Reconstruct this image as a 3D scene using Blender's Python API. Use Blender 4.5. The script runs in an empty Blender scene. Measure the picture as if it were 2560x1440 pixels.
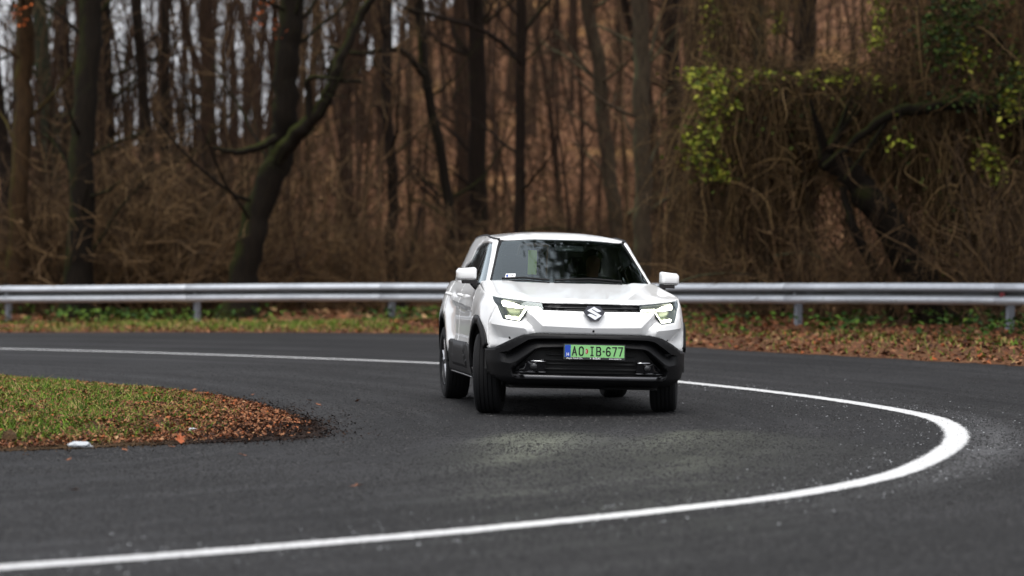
import bpy, bmesh, math, random
import numpy as np
from mathutils import Vector, Matrix
from mathutils.geometry import delaunay_2d_cdt
R = math.radians
rnd = random.Random(7)
nr = np.random.default_rng(11)
sc = bpy.context.scene
col = sc.collection

# ------------------------------------------------------------------ camera
CAM_H, FOC = 1.4, 7467.0                       # 105 mm lens, eye height; FOC = focal length in pixels of a 2560 wide frame
PITCH = math.atan((720 - 634) / FOC)
cam_d = bpy.data.cameras.new('camera'); cam = bpy.data.objects.new('camera', cam_d); col.objects.link(cam)
cam.location = (0, 0, CAM_H); cam.rotation_euler = (R(90) - PITCH, 0, 0)
cam_d.lens = 105.0; cam_d.sensor_width = 36.0; cam_d.clip_start = .5; cam_d.clip_end = 3000
cam_d.dof.use_dof = True; cam_d.dof.focus_distance = 25.6; cam_d.dof.aperture_fstop = 1.6
sc.camera = cam
# ------------------------------------------------------------------ overcast sky and weak sun
SUN_EL, SUN_AZ = 71, 186                       # azimuth clockwise from +Y
world = bpy.data.worlds.new('World'); sc.world = world; world.use_nodes = True
wn = world.node_tree; wn.nodes.clear()
sky = wn.nodes.new('ShaderNodeTexSky'); sky.sky_type = 'NISHITA'; sky.sun_disc = False
sky.sun_elevation = R(SUN_EL); sky.sun_rotation = R(SUN_AZ); sky.air_density = 1.0; sky.dust_density = 3.0; sky.ozone_density = 1.0
hs = wn.nodes.new('ShaderNodeHueSaturation'); hs.inputs['Saturation'].default_value = .22
bg = wn.nodes.new('ShaderNodeBackground'); bg.inputs['Strength'].default_value = .15
wo = wn.nodes.new('ShaderNodeOutputWorld')
cloud = wn.nodes.new('ShaderNodeMix'); cloud.data_type = 'RGBA'; cloud.inputs[0].default_value = .66; cloud.inputs[7].default_value = (4.95, 5.1, 5.5, 1)   # an even cloud layer veils the whole sky
wn.links.new(sky.outputs[0], hs.inputs['Color']); wn.links.new(hs.outputs[0], cloud.inputs[6]); wn.links.new(cloud.outputs[2], bg.inputs[0]); wn.links.new(bg.outputs[0], wo.inputs[0])
sun_d = bpy.data.lights.new('sun', 'SUN'); sun = bpy.data.objects.new('sun', sun_d); col.objects.link(sun)
sun_d.energy = 1.5; sun_d.angle = R(40); sun_d.color = (1, .97, .93)
_a = R(SUN_AZ); _e = R(SUN_EL)
sun.rotation_euler = Vector((math.sin(_a) * math.cos(_e), math.cos(_a) * math.cos(_e), math.sin(_e))).to_track_quat('Z', 'Y').to_euler()
sc.view_settings.view_transform = 'Standard'; sc.view_settings.look = 'None'
sc.view_settings.exposure = .84; sc.view_settings.gamma = 1; sc.view_settings.use_curve_mapping = False
sc.render.engine = 'CYCLES'
sc.cycles.use_denoising = True
sc.cycles.max_bounces = 8; sc.cycles.transparent_max_bounces = 12
sc.cycles.sample_clamp_indirect = 6

# ------------------------------------------------------------------ materials
def srgb(r, g, b):
    f = lambda c: (c / 255 / 12.92) if c <= 10 else ((c / 255 + .055) / 1.055) ** 2.4
    return (f(r), f(g), f(b), 1)
class NT:
    def __init__(s, name):
        s.m = bpy.data.materials.new(name); s.m.use_nodes = True; s.t = s.m.node_tree; s.t.nodes.clear()
        s.out = s.n('ShaderNodeOutputMaterial')
    def n(s, typ, **k):
        x = s.t.nodes.new(typ)
        for a, b in k.items(): setattr(x, a, b)
        return x
    def l(s, a, b): s.t.links.new(a, b)
    def noise(s, vec, scale, detail=3, rough=.55):
        x = s.n('ShaderNodeTexNoise'); x.inputs['Scale'].default_value = scale; x.inputs['Detail'].default_value = detail
        x.inputs['Roughness'].default_value = rough
        if vec is not None: s.l(vec, x.inputs['Vector'])
        return x.outputs['Fac']
    def ramp(s, fac, stops, interp='LINEAR'):
        x = s.n('ShaderNodeValToRGB'); x.color_ramp.interpolation = interp; e = x.color_ramp.elements
        while len(e) < len(stops): e.new(.5)
        for q, (p, c) in zip(e, stops):
            q.position = p; q.color = c if len(c) == 4 else (*c, 1)
        s.l(fac, x.inputs[0]); return x.outputs[0]
    def mix(s, fac, a, b, blend='MIX'):
        x = s.n('ShaderNodeMix', data_type='RGBA', blend_type=blend)
        for i, v in ((0, fac), (6, a), (7, b)):
            if hasattr(v, 'is_output') or isinstance(v, bpy.types.NodeSocket): s.l(v, x.inputs[i])
            else: x.inputs[i].default_value = v
        return x.outputs[2]
    def math(s, op, a, b=None, c=None):
        x = s.n('ShaderNodeMath', operation=op)
        for i, v in enumerate((a, b, c)):
            if v is None: continue
            if isinstance(v, bpy.types.NodeSocket): s.l(v, x.inputs[i])
            else: x.inputs[i].default_value = v
        return x.outputs[0]
    def bsdf(s, base=(.5, .5, .5, 1), rough=.5, **k):
        x = s.n('ShaderNodeBsdfPrincipled')
        for nm, v in dict({'Base Color': base, 'Roughness': rough}, **k).items():
            if isinstance(v, bpy.types.NodeSocket): s.l(v, x.inputs[nm])
            else: x.inputs[nm].default_value = v
        s.l(x.outputs[0], s.out.inputs[0]); return x
    def bump(s, b, h, strength=.3, dist=.01):
        x = s.n('ShaderNodeBump'); x.inputs['Strength'].default_value = strength; x.inputs['Distance'].default_value = dist
        s.l(h, x.inputs['Height']); s.l(x.outputs[0], b.inputs['Normal'])
    def pos(s): return s.n('ShaderNodeNewGeometry').outputs['Position']
    def obj(s): return s.n('ShaderNodeTexCoord').outputs['Object']
def flat(name, c, rough=.5, bump=0, **k):
    t = NT(name); b = t.bsdf(c, rough, **k)
    if bump:
        t.bump(b, t.noise(t.obj(), bump, 2), .25, .002)
    return t.m
M = {}
def m_paint():
    t = NT('white car paint'); v = t.obj()
    c = t.ramp(t.noise(v, 3, 4), [(.3, (.775, .775, .76)), (.7, (.80, .80, .79))])
    b = t.bsdf(c, .38); b.inputs['Coat Weight'].default_value = 1; b.inputs['Coat Roughness'].default_value = .04
    return t.m
M['paint'] = m_paint()
M['plastic'] = flat('matt black plastic', (.0036, .0036, .0040, 1), .50, 260, **{'Specular IOR Level': .18})
M['gloss'] = flat('gloss black plastic', (.008, .008, .009, 1), .12)
M['dark'] = flat('unlit black underbody', (.008, .008, .008, 1), .8)
M['cabin'] = flat('dark cabin trim', (.020, .021, .023, 1), .7)
M['seat'] = flat('dark seat cloth', (.03, .03, .033, 1), .85, 180)
M['chrome'] = flat('chrome', (.75, .75, .76, 1), .15, Metallic=1.0)
M['alloy'] = flat('machined alloy', (.55, .55, .56, 1), .28, Metallic=1.0)
M['alloy_dark'] = flat('dark alloy', (.03, .03, .032, 1), .35, Metallic=.6)
M['satin'] = flat('satin grey trim', (.10, .10, .105, 1), .4, Metallic=.5)
M['fogglass'] = flat('fog lamp glass', (.05, .05, .052, 1), .2)
M['emblem_plate'] = flat('emblem backing', (.022, .022, .03, 1), .3)
M['plate_green'] = flat('green plate', srgb(128, 190, 118), .45)
M['plate_blue'] = flat('blue plate band', srgb(10, 62, 165), .45)
M['ink'] = flat('black plate ink', (.01, .012, .01, 1), .5)
M['white_ink'] = flat('white print', (.75, .75, .75, 1), .5)
M['red_ink'] = flat('red print', srgb(150, 40, 30), .5)
M['sticker_blue'] = flat('blue print', srgb(40, 70, 150), .5)
M['hivis'] = flat('yellow green strip', srgb(150, 176, 50), .5)
M['skin'] = flat('skin', srgb(190, 135, 110), .55)
M['jacket'] = flat('dark jacket', (.02, .022, .03, 1), .8)
M['hair'] = flat('dark hair', (.02, .014, .01, 1), .6)
M['reflector'] = flat('red reflector', srgb(120, 25, 30), .3)
M['paper'] = flat('crumpled paper', (.6, .62, .64, 1), .7)
def m_tyre():
    t = NT('tyre rubber'); b = t.bsdf((.0065, .0065, .007, 1), .85, **{'Specular IOR Level': .25}); t.bump(b, t.noise(t.obj(), 90, 2), .3, .003); return t.m
M['tyre'] = m_tyre()
def m_glass(name, tint, base):
    t = NT(name)
    tr = t.n('ShaderNodeBsdfTransparent'); tr.inputs[0].default_value = tint
    gl = t.n('ShaderNodeBsdfGlossy'); gl.inputs['Roughness'].default_value = .045; gl.inputs['Color'].default_value = (.86, .97, 1, 1)
    fr = t.n('ShaderNodeFresnel'); fr.inputs[0].default_value = 1.5
    k = t.math('ADD', t.math('MULTIPLY', fr.outputs[0], 1.5), base)
    mx = t.n('ShaderNodeMixShader'); t.l(k, mx.inputs[0]); t.l(tr.outputs[0], mx.inputs[1]); t.l(gl.outputs[0], mx.inputs[2])
    t.l(mx.outputs[0], t.out.inputs[0]); return t.m
M['screen'] = m_glass('windscreen glass', (.50, .58, .56, 1), .01)
M['sideglass'] = m_glass('tinted side glass', (.16, .17, .17, 1), .05)
M['lens'] = m_glass('lamp lens', (.93, .95, .93, 1), 0)
def m_emit(name, c, s):
    t = NT(name); e = t.n('ShaderNodeEmission'); e.inputs[0].default_value = c; e.inputs[1].default_value = s
    t.l(e.outputs[0], t.out.inputs[0]); return t.m
M['lamp_inner'] = flat('lamp housing', (.012, .013, .009, 1), .35)
M['led'] = m_emit('daytime running light', (1, 1, .78, 1), 5.6)
M['lamp_bowl'] = flat('lamp bowl', (.07, .08, .035, 1), .3, Metallic=.3)

def m_asphalt():
    t = NT('worn asphalt'); p = t.pos()
    uv = t.n('ShaderNodeUVMap', uv_map='lane').outputs[0]
    sep = t.n('ShaderNodeSeparateXYZ'); t.l(uv, sep.inputs[0]); dl = sep.outputs[1]
    mp = t.n('ShaderNodeMapping'); mp.inputs['Scale'].default_value = (.10, 1.5, 1); t.l(uv, mp.inputs[0])
    streak = t.noise(mp.outputs[0], 1.3, 5, .6)
    big = t.noise(p, .35, 4)
    fine = t.noise(p, 34, 4, .8); agg = t.n('ShaderNodeTexVoronoi'); agg.inputs['Scale'].default_value = 38; t.l(p, agg.inputs['Vector'])
    mid = t.noise(p, 11, 4, .65)
    base = t.ramp(t.math('ADD', t.math('MULTIPLY', streak, .42), t.math('MULTIPLY', big, .58)),
                  [(.34, (.0070, .0068, .0072)), (.5, (.0130, .0127, .0132)), (.66, (.0215, .0210, .0220))])
    grain = t.ramp(fine, [(.30, (.30, .30, .30)), (.5, (.95, .95, .95)), (.70, (2.3, 2.2, 2.1))])
    c = t.mix(.85, base, grain, 'MULTIPLY')
    c = t.mix(.55, c, t.ramp(agg.outputs['Distance'], [(.1, (1.35, 1.32, 1.28)), (.55, (.62, .62, .64))]), 'MULTIPLY')
    c = t.mix(.5, c, t.ramp(mid, [(.3, (.72, .72, .74)), (.7, (1.2, 1.18, 1.15))]), 'MULTIPLY')
    # overspray of the old line: a grey veil just outside the painted line, white specks on both sides
    at = t.n('ShaderNodeAttribute', attribute_name='bend'); bend = at.outputs['Fac']
    d1 = t.math('ABSOLUTE', t.math('ADD', dl, .30))
    veil = t.math('MULTIPLY', t.math('SUBTRACT', 1.0, t.math('MINIMUM', t.math('DIVIDE', d1, .32), 1.0)), bend)
    veil = t.math('MULTIPLY', veil, t.math('MULTIPLY', t.noise(p, 30, 4, .75), 1.0))
    c = t.mix(t.math('MULTIPLY', veil, .75), c, (.17, .17, .175, 1))
    vo = t.n('ShaderNodeTexVoronoi'); vo.inputs['Scale'].default_value = 16; t.l(p, vo.inputs['Vector'])
    sepc = t.n('ShaderNodeSeparateColor'); t.l(vo.outputs['Color'], sepc.inputs[0])
    near = t.math('POWER', 2.718, t.math('MULTIPLY', t.math('ABSOLUTE', dl), -1.5))
    rad = t.math('MULTIPLY', t.math('MULTIPLY', sepc.outputs[0], sepc.outputs[1]), .36)
    spot = t.math('MULTIPLY', t.math('LESS_THAN', vo.outputs['Distance'], t.math('MULTIPLY', rad, near)), t.math('GREATER_THAN', sepc.outputs[2], .62))
    c = t.mix(spot, c, (.5, .5, .5, 1))
    # hairline cracks along the inner edge
    mp2 = t.n('ShaderNodeMapping'); mp2.inputs['Scale'].default_value = (.5, 1.6, 1); t.l(uv, mp2.inputs[0])
    cr = t.n('ShaderNodeTexVoronoi', feature='DISTANCE_TO_EDGE'); cr.inputs['Scale'].default_value = .8; t.l(mp2.outputs[0], cr.inputs['Vector'])
    inner = t.math('MULTIPLY', t.math('GREATER_THAN', dl, 2.7), t.math('GREATER_THAN', t.noise(p, .9, 3), .5))
    crack = t.math('MULTIPLY', t.math('LESS_THAN', cr.outputs['Distance'], .022), inner)
    c = t.mix(t.math('MULTIPLY', crack, .8), c, (.008, .008, .008, 1))
    b = t.bsdf(c, t.ramp(streak, [(.3, (.88,) * 3), (.7, (.62,) * 3)]))
    b.inputs['Specular IOR Level'].default_value = .18
    h = t.math('ADD', t.math('MULTIPLY', fine, .6), t.math('ADD', t.math('MULTIPLY', agg.outputs['Distance'], -.5), t.math('MULTIPLY', mid, .5)))
    t.bump(b, h, .75, .012)
    return t.m
M['asphalt'] = m_asphalt()
def m_line():
    t = NT('white road paint'); p = t.pos()
    uv = t.n('ShaderNodeUVMap', uv_map='lane').outputs[0]
    sep = t.n('ShaderNodeSeparateXYZ'); t.l(uv, sep.inputs[0])
    edge = t.math('ABSOLUTE', sep.outputs[1])                     # 0 centre .. 1 edge of the sheet
    n = t.noise(p, 55, 5, .85); n2 = t.noise(p, 5, 3, .6)
    a = t.math('LESS_THAN', t.math('ADD', edge, t.math('ADD', t.math('MULTIPLY', t.math('SUBTRACT', n, .5), 1.7), t.math('MULTIPLY', t.math('SUBTRACT', n2, .5), .35))), .72)
    worn = t.math('GREATER_THAN', t.noise(p, 120, 2), .30)
    a = t.math('MULTIPLY', a, worn)
    c = t.ramp(t.noise(p, 60, 3), [(.3, (.44, .44, .44)), (.6, (.58, .58, .575))])
    b = t.bsdf(c, .6, Alpha=a); t.bump(b, t.noise(p, 90, 2), .4, .006)
    return t.m
M['line'] = m_line()
def m_ground():
    t = NT('leaf covered forest floor'); p = t.pos()
    a = t.noise(p, .22, 5, .6); b_ = t.noise(p, 2.6, 5, .7); f = t.noise(p, 17, 4, .8)
    c = t.ramp(f, [(.25, srgb(38, 25, 17)), (.45, srgb(88, 60, 41)), (.6, srgb(116, 82, 57)), (.78, srgb(154, 116, 82))])
    dry = t.ramp(f, [(.3, srgb(104, 76, 46)), (.7, srgb(178, 138, 90))])
    c = t.mix(t.ramp(a, [(.56, (0, 0, 0)), (.70, (1, 1, 1))]), c, dry)
    c = t.mix(.6, c, t.ramp(b_, [(.3, (.5, .5, .5)), (.7, (1.25, 1.2, 1.15))]), 'MULTIPLY')
    b = t.bsdf(c, .9); b.inputs['Specular IOR Level'].default_value = .1
    t.bump(b, t.math('ADD', b_, t.math('MULTIPLY', f, .4)), .8, .08)
    return t.m
M['ground'] = m_ground()
def m_soil():
    t = NT('dark soil and crumbled edge'); p = t.pos()
    n = t.noise(p, 22, 5, .75)
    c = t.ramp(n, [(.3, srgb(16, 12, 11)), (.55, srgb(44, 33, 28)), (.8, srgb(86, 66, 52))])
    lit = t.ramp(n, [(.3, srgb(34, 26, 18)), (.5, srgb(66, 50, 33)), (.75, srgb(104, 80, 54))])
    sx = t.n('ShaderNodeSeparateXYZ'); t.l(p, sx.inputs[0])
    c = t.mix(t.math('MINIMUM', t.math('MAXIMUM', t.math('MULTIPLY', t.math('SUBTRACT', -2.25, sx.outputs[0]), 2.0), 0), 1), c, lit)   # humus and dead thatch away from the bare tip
    b = t.bsdf(c, .95); b.inputs['Specular IOR Level'].default_value = .15; t.bump(b, t.noise(p, 30, 4, .7), .9, .03); return t.m
M['soil'] = m_soil()
def m_island(stops, name, rough=.8, trans=.0):
    t = NT(name); g = t.n('ShaderNodeNewGeometry'); r = g.outputs['Random Per Island']
    c = t.ramp(r, stops)
    b = t.bsdf(c, rough); b.inputs['Specular IOR Level'].default_value = .2
    return t.m
M['leaf'] = m_island([(0, srgb(44, 26, 18)), (.3, srgb(86, 52, 34)), (.6, srgb(116, 74, 48)), (.84, srgb(142, 100, 70)), (.95, srgb(144, 70, 32)), (1, srgb(164, 132, 98))], 'fallen leaves')
M['hill_leaf'] = m_island([(0, srgb(54, 36, 25)), (.4, srgb(102, 70, 48)), (.75, srgb(138, 100, 70)), (1, srgb(182, 146, 106))], 'hillside leaves')
M['grass'] = m_island([(0, srgb(40, 62, 12)), (.4, srgb(70, 104, 20)), (.68, srgb(100, 126, 34)), (.8, srgb(134, 124, 68)), (1, srgb(164, 140, 96))], 'short grass')
M['herb'] = m_island([(0, srgb(18, 36, 8)), (.5, srgb(42, 70, 18)), (1, srgb(84, 106, 32))], 'ground herbs')
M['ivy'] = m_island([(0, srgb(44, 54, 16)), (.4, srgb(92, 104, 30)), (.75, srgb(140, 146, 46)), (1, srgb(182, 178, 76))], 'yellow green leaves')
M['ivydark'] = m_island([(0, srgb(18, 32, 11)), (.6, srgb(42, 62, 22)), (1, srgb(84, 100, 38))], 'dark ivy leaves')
M['chip'] = m_island([(0, (.007, .007, .007)), (.55, (.018, .0177, .018)), (.85, (.031, .0303, .0305)), (1, (.062, .06, .059))], 'asphalt stone chips', .8)
M['orange'] = m_island([(0, srgb(120, 56, 26)), (1, srgb(190, 100, 48))], 'clinging orange leaves')
M['stems'] = m_island([(0, srgb(36, 26, 17)), (.5, srgb(72, 56, 35)), (.85, srgb(106, 84, 54)), (1, srgb(142, 116, 78))], 'dry vine stems', .9)
M['brush'] = m_island([(0, srgb(34, 26, 17)), (.6, srgb(80, 61, 41)), (1, srgb(132, 106, 74))], 'brushwood', .9)
def m_bark(name, a, b_, moss=0.0, mossc=srgb(66, 76, 22)):
    t = NT(name); p = t.obj()
    mp = t.n('ShaderNodeMapping'); mp.inputs['Scale'].default_value = (7, 7, 1.2); t.l(p, mp.inputs[0])
    n = t.noise(mp.outputs[0], 3.2, 5, .7)
    c = t.ramp(n, [(.28, a), (.72, b_)])
    if moss:
        g = t.n('ShaderNodeNewGeometry'); sep = t.n('ShaderNodeSeparateXYZ'); t.l(g.outputs['Normal'], sep.inputs[0])
        side = t.math('ADD', t.math('MULTIPLY', sep.outputs[0], -.34), t.math('MULTIPLY', sep.outputs[2], .45))
        k = t.math('ADD', side, t.math('ADD', t.math('MULTIPLY', t.noise(p, 1.7, 4), 1.0), moss - .95))
        k = t.math('MINIMUM', t.math('MAXIMUM', t.math('MULTIPLY', k, 2.6), 0), 1)
        c = t.mix(k, c, t.mix(t.noise(p, 14, 3), tuple(x * .5 for x in mossc[:3]) + (1,), mossc))
    b = t.bsdf(c, .92); b.inputs['Specular IOR Level'].default_value = .12
    t.bump(b, n, .7, .03); return t.m
M['bark'] = m_bark('dark brown bark', srgb(14, 10, 8), srgb(36, 27, 20), .06)
M['bark_far'] = m_bark('grey brown bark', srgb(30, 22, 16), srgb(66, 49, 37))
M['bark_moss'] = m_bark('mossy bark', srgb(13, 10, 7), srgb(30, 24, 17), .28, srgb(48, 52, 16))
M['bark_ochre'] = m_bark('ochre mossy bark', srgb(30, 21, 13), srgb(64, 47, 28), .28, srgb(72, 66, 22))
M['bark_green'] = m_bark('green filmed bark', srgb(28, 30, 22), srgb(60, 62, 46), .25, srgb(60, 76, 48))
M['bark_pale'] = m_bark('pale lichened bark', srgb(34, 28, 22), srgb(72, 62, 48), .22, srgb(92, 98, 70))
def m_rail():
    t = NT('galvanised steel'); p = t.pos()
    n = t.noise(p, 1.3, 5, .6); f = t.noise(p, 9, 5, .75)
    c = t.ramp(t.math('ADD', t.math('MULTIPLY', n, .5), t.math('MULTIPLY', f, .5)), [(.34, (.38, .405, .44)), (.6, (.56, .59, .63))])
    g = t.n('ShaderNodeNewGeometry'); sep = t.n('ShaderNodeSeparateXYZ'); t.l(g.outputs['Position'], sep.inputs[0])
    mx = t.ramp(f, [(.60, (0, 0, 0)), (.68, (1, 1, 1))])
    c = t.mix(t.math('MULTIPLY', mx, t.ramp(n, [(.42, (0, 0, 0)), (.6, (.8, .8, .8))])), c, srgb(74, 84, 40))
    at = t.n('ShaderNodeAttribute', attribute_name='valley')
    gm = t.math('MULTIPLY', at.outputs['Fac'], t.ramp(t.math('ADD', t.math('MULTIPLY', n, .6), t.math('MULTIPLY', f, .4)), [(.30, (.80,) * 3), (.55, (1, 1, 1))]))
    c = t.mix(gm, c, (.035, .036, .032, 1))                        # road grime plus the shadow of the beam's fold, painted in as one dark band
    b = t.bsdf(c, t.ramp(f, [(.3, (.40,) * 3), (.7, (.6,) * 3)]), Metallic=.2)
    return t.m
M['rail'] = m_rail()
M['post'] = flat('dull zinc post', (.17, .185, .21, 1), .6, 30)

# ------------------------------------------------------------------ object helpers
def tag(o, label=None, cat=None, group=None, kind=None):
    if label: o['label'] = label
    if cat: o['category'] = cat
    if group: o['group'] = group
    if kind: o['kind'] = kind
    return o
def empty(name, loc=(0, 0, 0), rz=0):
    o = bpy.data.objects.new(name, None); col.objects.link(o); o.location = loc; o.rotation_euler = (0, 0, rz); o.empty_display_size = .2
    return o
def link(name, me, parent=None):
    o = bpy.data.objects.new(name, me); col.objects.link(o)
    if parent: o.parent = parent
    return o
def obj(name, verts, faces, mat, parent=None, smooth=True, sharp=None):
    me = bpy.data.meshes.new(name); me.from_pydata([tuple(map(float, v)) for v in verts], [], [tuple(map(int, f)) for f in faces])
    mats = mat if isinstance(mat, (list, tuple)) else [mat]
    for m in mats: me.materials.append(m)
    if smooth:
        me.polygons.foreach_set('use_smooth', [True] * len(me.polygons))
        if sharp is not None: mark_sharp(me, sharp)
    me.update(); return link(name, me, parent)
def mark_sharp(me, deg):
    bm = bmesh.new(); bm.from_mesh(me)
    for e in bm.edges:
        if len(e.link_faces) == 2 and e.calc_face_angle(0) > R(deg): e.smooth = False
    bm.to_mesh(me); bm.free()
def np_mesh(name, V, Fa, mat, parent=None, smooth=False):
    """V (n,3), Fa (m,k) arrays of equal sized faces"""
    me = bpy.data.meshes.new(name); V = np.ascontiguousarray(V, np.float32); Fa = np.ascontiguousarray(Fa, np.int32); k = Fa.shape[1]
    me.vertices.add(len(V)); me.vertices.foreach_set('co', V.ravel())
    me.loops.add(Fa.size); me.loops.foreach_set('vertex_index', Fa.ravel())
    me.polygons.add(len(Fa)); me.polygons.foreach_set('loop_start', np.arange(len(Fa), dtype=np.int32) * k)
    me.polygons.foreach_set('loop_total', np.full(len(Fa), k, np.int32))
    if smooth: me.polygons.foreach_set('use_smooth', np.ones(len(Fa), bool))
    me.materials.append(mat); me.update(calc_edges=True); me.validate()
    return link(name, me, parent)
class MB:
    """collects simple solids into one mesh"""
    def __init__(s): s.v = []; s.f = []; s.mi = []
    def add(s, v, f, mi=0):
        n = len(s.v); s.v += [tuple(map(float, x)) for x in v]; s.f += [tuple(n + i for i in q) for q in f]; s.mi += [mi] * len(f); return s
    def box(s, c, d, rot=None, mi=0):
        h = np.array(d) / 2; P = np.array([(x, y, z) for x in (-1, 1) for y in (-1, 1) for z in (-1, 1)]) * h
        if rot is not None: P = P @ np.array(rot.to_3x3()).T
        return s.add(P + np.array(c), [(0, 1, 3, 2), (4, 6, 7, 5), (0, 4, 5, 1), (2, 3, 7, 6), (0, 2, 6, 4), (1, 5, 7, 3)], mi)
    def tube(s, pts, rad, n=8, cap=True, mi=0):
        pts = [Vector(p) for p in pts]; k = len(pts); rad = [rad] * k if not hasattr(rad, '__len__') else rad
        V = []; 
        for i, p in enumerate(pts):
            d = (pts[min(i + 1, k - 1)] - pts[max(i - 1, 0)]).normalized()
            a = d.orthogonal().normalized() if i == 0 else (a - d * a.dot(d)).normalized()
            b = d.cross(a)
            V += [p + (a * math.cos(2 * math.pi * j / n) + b * math.sin(2 * math.pi * j / n)) * rad[i] for j in range(n)]
        Fq = [(i * n + j, i * n + (j + 1) % n, (i + 1) * n + (j + 1) % n, (i + 1) * n + j) for i in range(k - 1) for j in range(n)]
        if cap: Fq += [tuple(range(n - 1, -1, -1)), tuple((k - 1) * n + j for j in range(n))]
        return s.add(V, Fq, mi)
    def lathe(s, prof, n=48, axis='x', mi=0, closed=False):
        """prof: list of (axial, radius)"""
        V = []; k = len(prof)
        for j in range(n):
            a = 2 * math.pi * j / n
            for (x, r) in prof: V.append((x, r * math.cos(a), r * math.sin(a)))
        Fq = [(j * k + i, ((j + 1) % n) * k + i, ((j + 1) % n) * k + (i + 1) % k, j * k + (i + 1) % k) for j in range(n) for i in range(k if closed else k - 1)]
        return s.add(V, Fq, mi)
    def prism(s, poly, y0, y1, fn, mi=0):
        """poly in 2D, extruded; fn maps (a, b, depth) to 3D"""
        k = len(poly); V = [fn(a, b, y0) for a, b in poly] + [fn(a, b, y1) for a, b in poly]
        return s.add(V, [tuple(range(k)), tuple(range(2 * k - 1, k - 1, -1))] + [(i, i + k, (i + 1) % k + k, (i + 1) % k) for i in range(k)], mi)
    def build(s, name, mat, parent=None, smooth=True, sharp=35):
        me = bpy.data.meshes.new(name); me.from_pydata(s.v, [], s.f)
        for m in (mat if isinstance(mat, (list, tuple)) else [mat]): me.materials.append(m)
        me.polygons.foreach_set('material_index', s.mi)
        bm = bmesh.new(); bm.from_mesh(me); bmesh.ops.recalc_face_normals(bm, faces=bm.faces)
        for f in bm.faces: f.smooth = smooth
        if smooth:
            for e in bm.edges:
                if len(e.link_faces) == 2 and e.calc_face_angle(0) > R(sharp): e.smooth = False
        bm.to_mesh(me); bm.free(); me.update(); return link(name, me, parent)
def catmull(pts, n=12):
    pts = np.array(pts, float); out = []; q = np.vstack([2 * pts[0] - pts[1], pts, 2 * pts[-1] - pts[-2]])
    for i in range(1, len(q) - 2):
        a, b, c, d = q[i - 1], q[i], q[i + 1], q[i + 2]
        for k in range(n):
            t = k / n; out.append(.5 * ((2 * b) + (-a + c) * t + (2 * a - 5 * b + 4 * c - d) * t * t + (-a + 3 * b - 3 * c + d) * t ** 3))
    out.append(pts[-1]); return np.array(out)
def inside(P, poly):
    P = np.asarray(P, float); poly = np.asarray(poly, float); r = np.zeros(len(P), bool); n = len(poly); j = n - 1
    for i in range(n):
        xi, yi = poly[i]; xj, yj = poly[j]
        if yi != yj:
            c = ((yi > P[:, 1]) != (yj > P[:, 1])) & (P[:, 0] < (xj - xi) * (P[:, 1] - yi) / (yj - yi) + xi); r ^= c
        j = i
    return r
def segdist(P, pl, closed=False, along=False):
    P = np.asarray(P, float); pl = np.asarray(pl, float); best = np.full(len(P), 1e9); par = np.zeros(len(P)); side = np.zeros(len(P)); acc = 0
    n = len(pl); rng_ = range(n if closed else n - 1)
    for i in rng_:
        a = pl[i]; b = pl[(i + 1) % n]; ab = b - a; L = math.hypot(*ab)
        if L < 1e-9: continue
        t = np.clip(((P - a) @ ab) / (L * L), 0, 1); q = P - (a + t[:, None] * ab); d = np.hypot(q[:, 0], q[:, 1]); k = d < best
        best = np.where(k, d, best)
        if along:
            par = np.where(k, acc + t * L, par); side = np.where(k, np.sign(ab[0] * q[:, 1] - ab[1] * q[:, 0]), side)
        acc += L
    return (best, par, side) if along else best
def ss(x): x = np.clip(x, 0, 1); return x * x * (3 - 2 * x)
def densify(poly, res, closed=True):
    out = []; n = len(poly)
    for i in range(n if closed else n - 1):
        a = np.array(poly[i], float); b = np.array(poly[(i + 1) % n], float); k = max(1, int(math.ceil(math.hypot(*(b - a)) / res)))
        out += [a + (b - a) * j / k for j in range(k)]
    if not closed: out.append(np.array(poly[-1], float))
    return out
def cdt(poly, res, holes=(), cons=(), extra=None, gridfn=None):
    """triangulate a polygon with holes and crease lines plus inner grid points; returns (n,2) points and triangles"""
    pts = []; edges = []; loops = [densify(poly, res)] + [densify(h, res) for h in holes]
    for lp in loops:
        n0 = len(pts); pts += lp; edges += [(n0 + i, n0 + (i + 1) % len(lp)) for i in range(len(lp))]
    for c in cons:
        d = densify(c, res, False); ok = inside(d, poly)
        for h in holes: ok &= ~inside(d, h)
        db = segdist(d, poly, True); ok &= db > res * .12; prev = None
        for p, k in zip(d, ok):
            if k:
                pts.append(p)
                if prev is not None: edges.append((prev, len(pts) - 1))
                prev = len(pts) - 1
            else: prev = None
    base = np.array(pts); lo = base.min(0); hi = base.max(0)
    if gridfn is None:
        gx = np.arange(lo[0] + res * .5, hi[0], res); gy = np.arange(lo[1] + res * .5, hi[1], res)
        G = np.array([(x + (res * .5 if j % 2 else 0), y) for j, y in enumerate(gy) for x in gx]) if len(gx) and len(gy) else np.zeros((0, 2))
    else: G = gridfn
    if len(G):
        ok = inside(G, poly)
        for h in holes: ok &= ~inside(G, h)
        G = G[ok]
        if len(G):
            d = segdist(G, poly, True)
            for h in holes: d = np.minimum(d, segdist(G, h, True))
            for c in cons: d = np.minimum(d, segdist(G, c))
            G = G[d > res * .42]
        pts = pts + list(G)
    r = delaunay_2d_cdt([Vector((float(p[0]), float(p[1]))) for p in pts], edges, [], 0, 1e-6)
    V = np.array([(p.x, p.y) for p in r[0]]); T = np.array([f for f in r[2] if len(f) == 3])
    c = V[T].mean(1); ok = inside(c, poly)
    for h in holes: ok &= ~inside(c, h)
    return V, T[ok]

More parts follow.
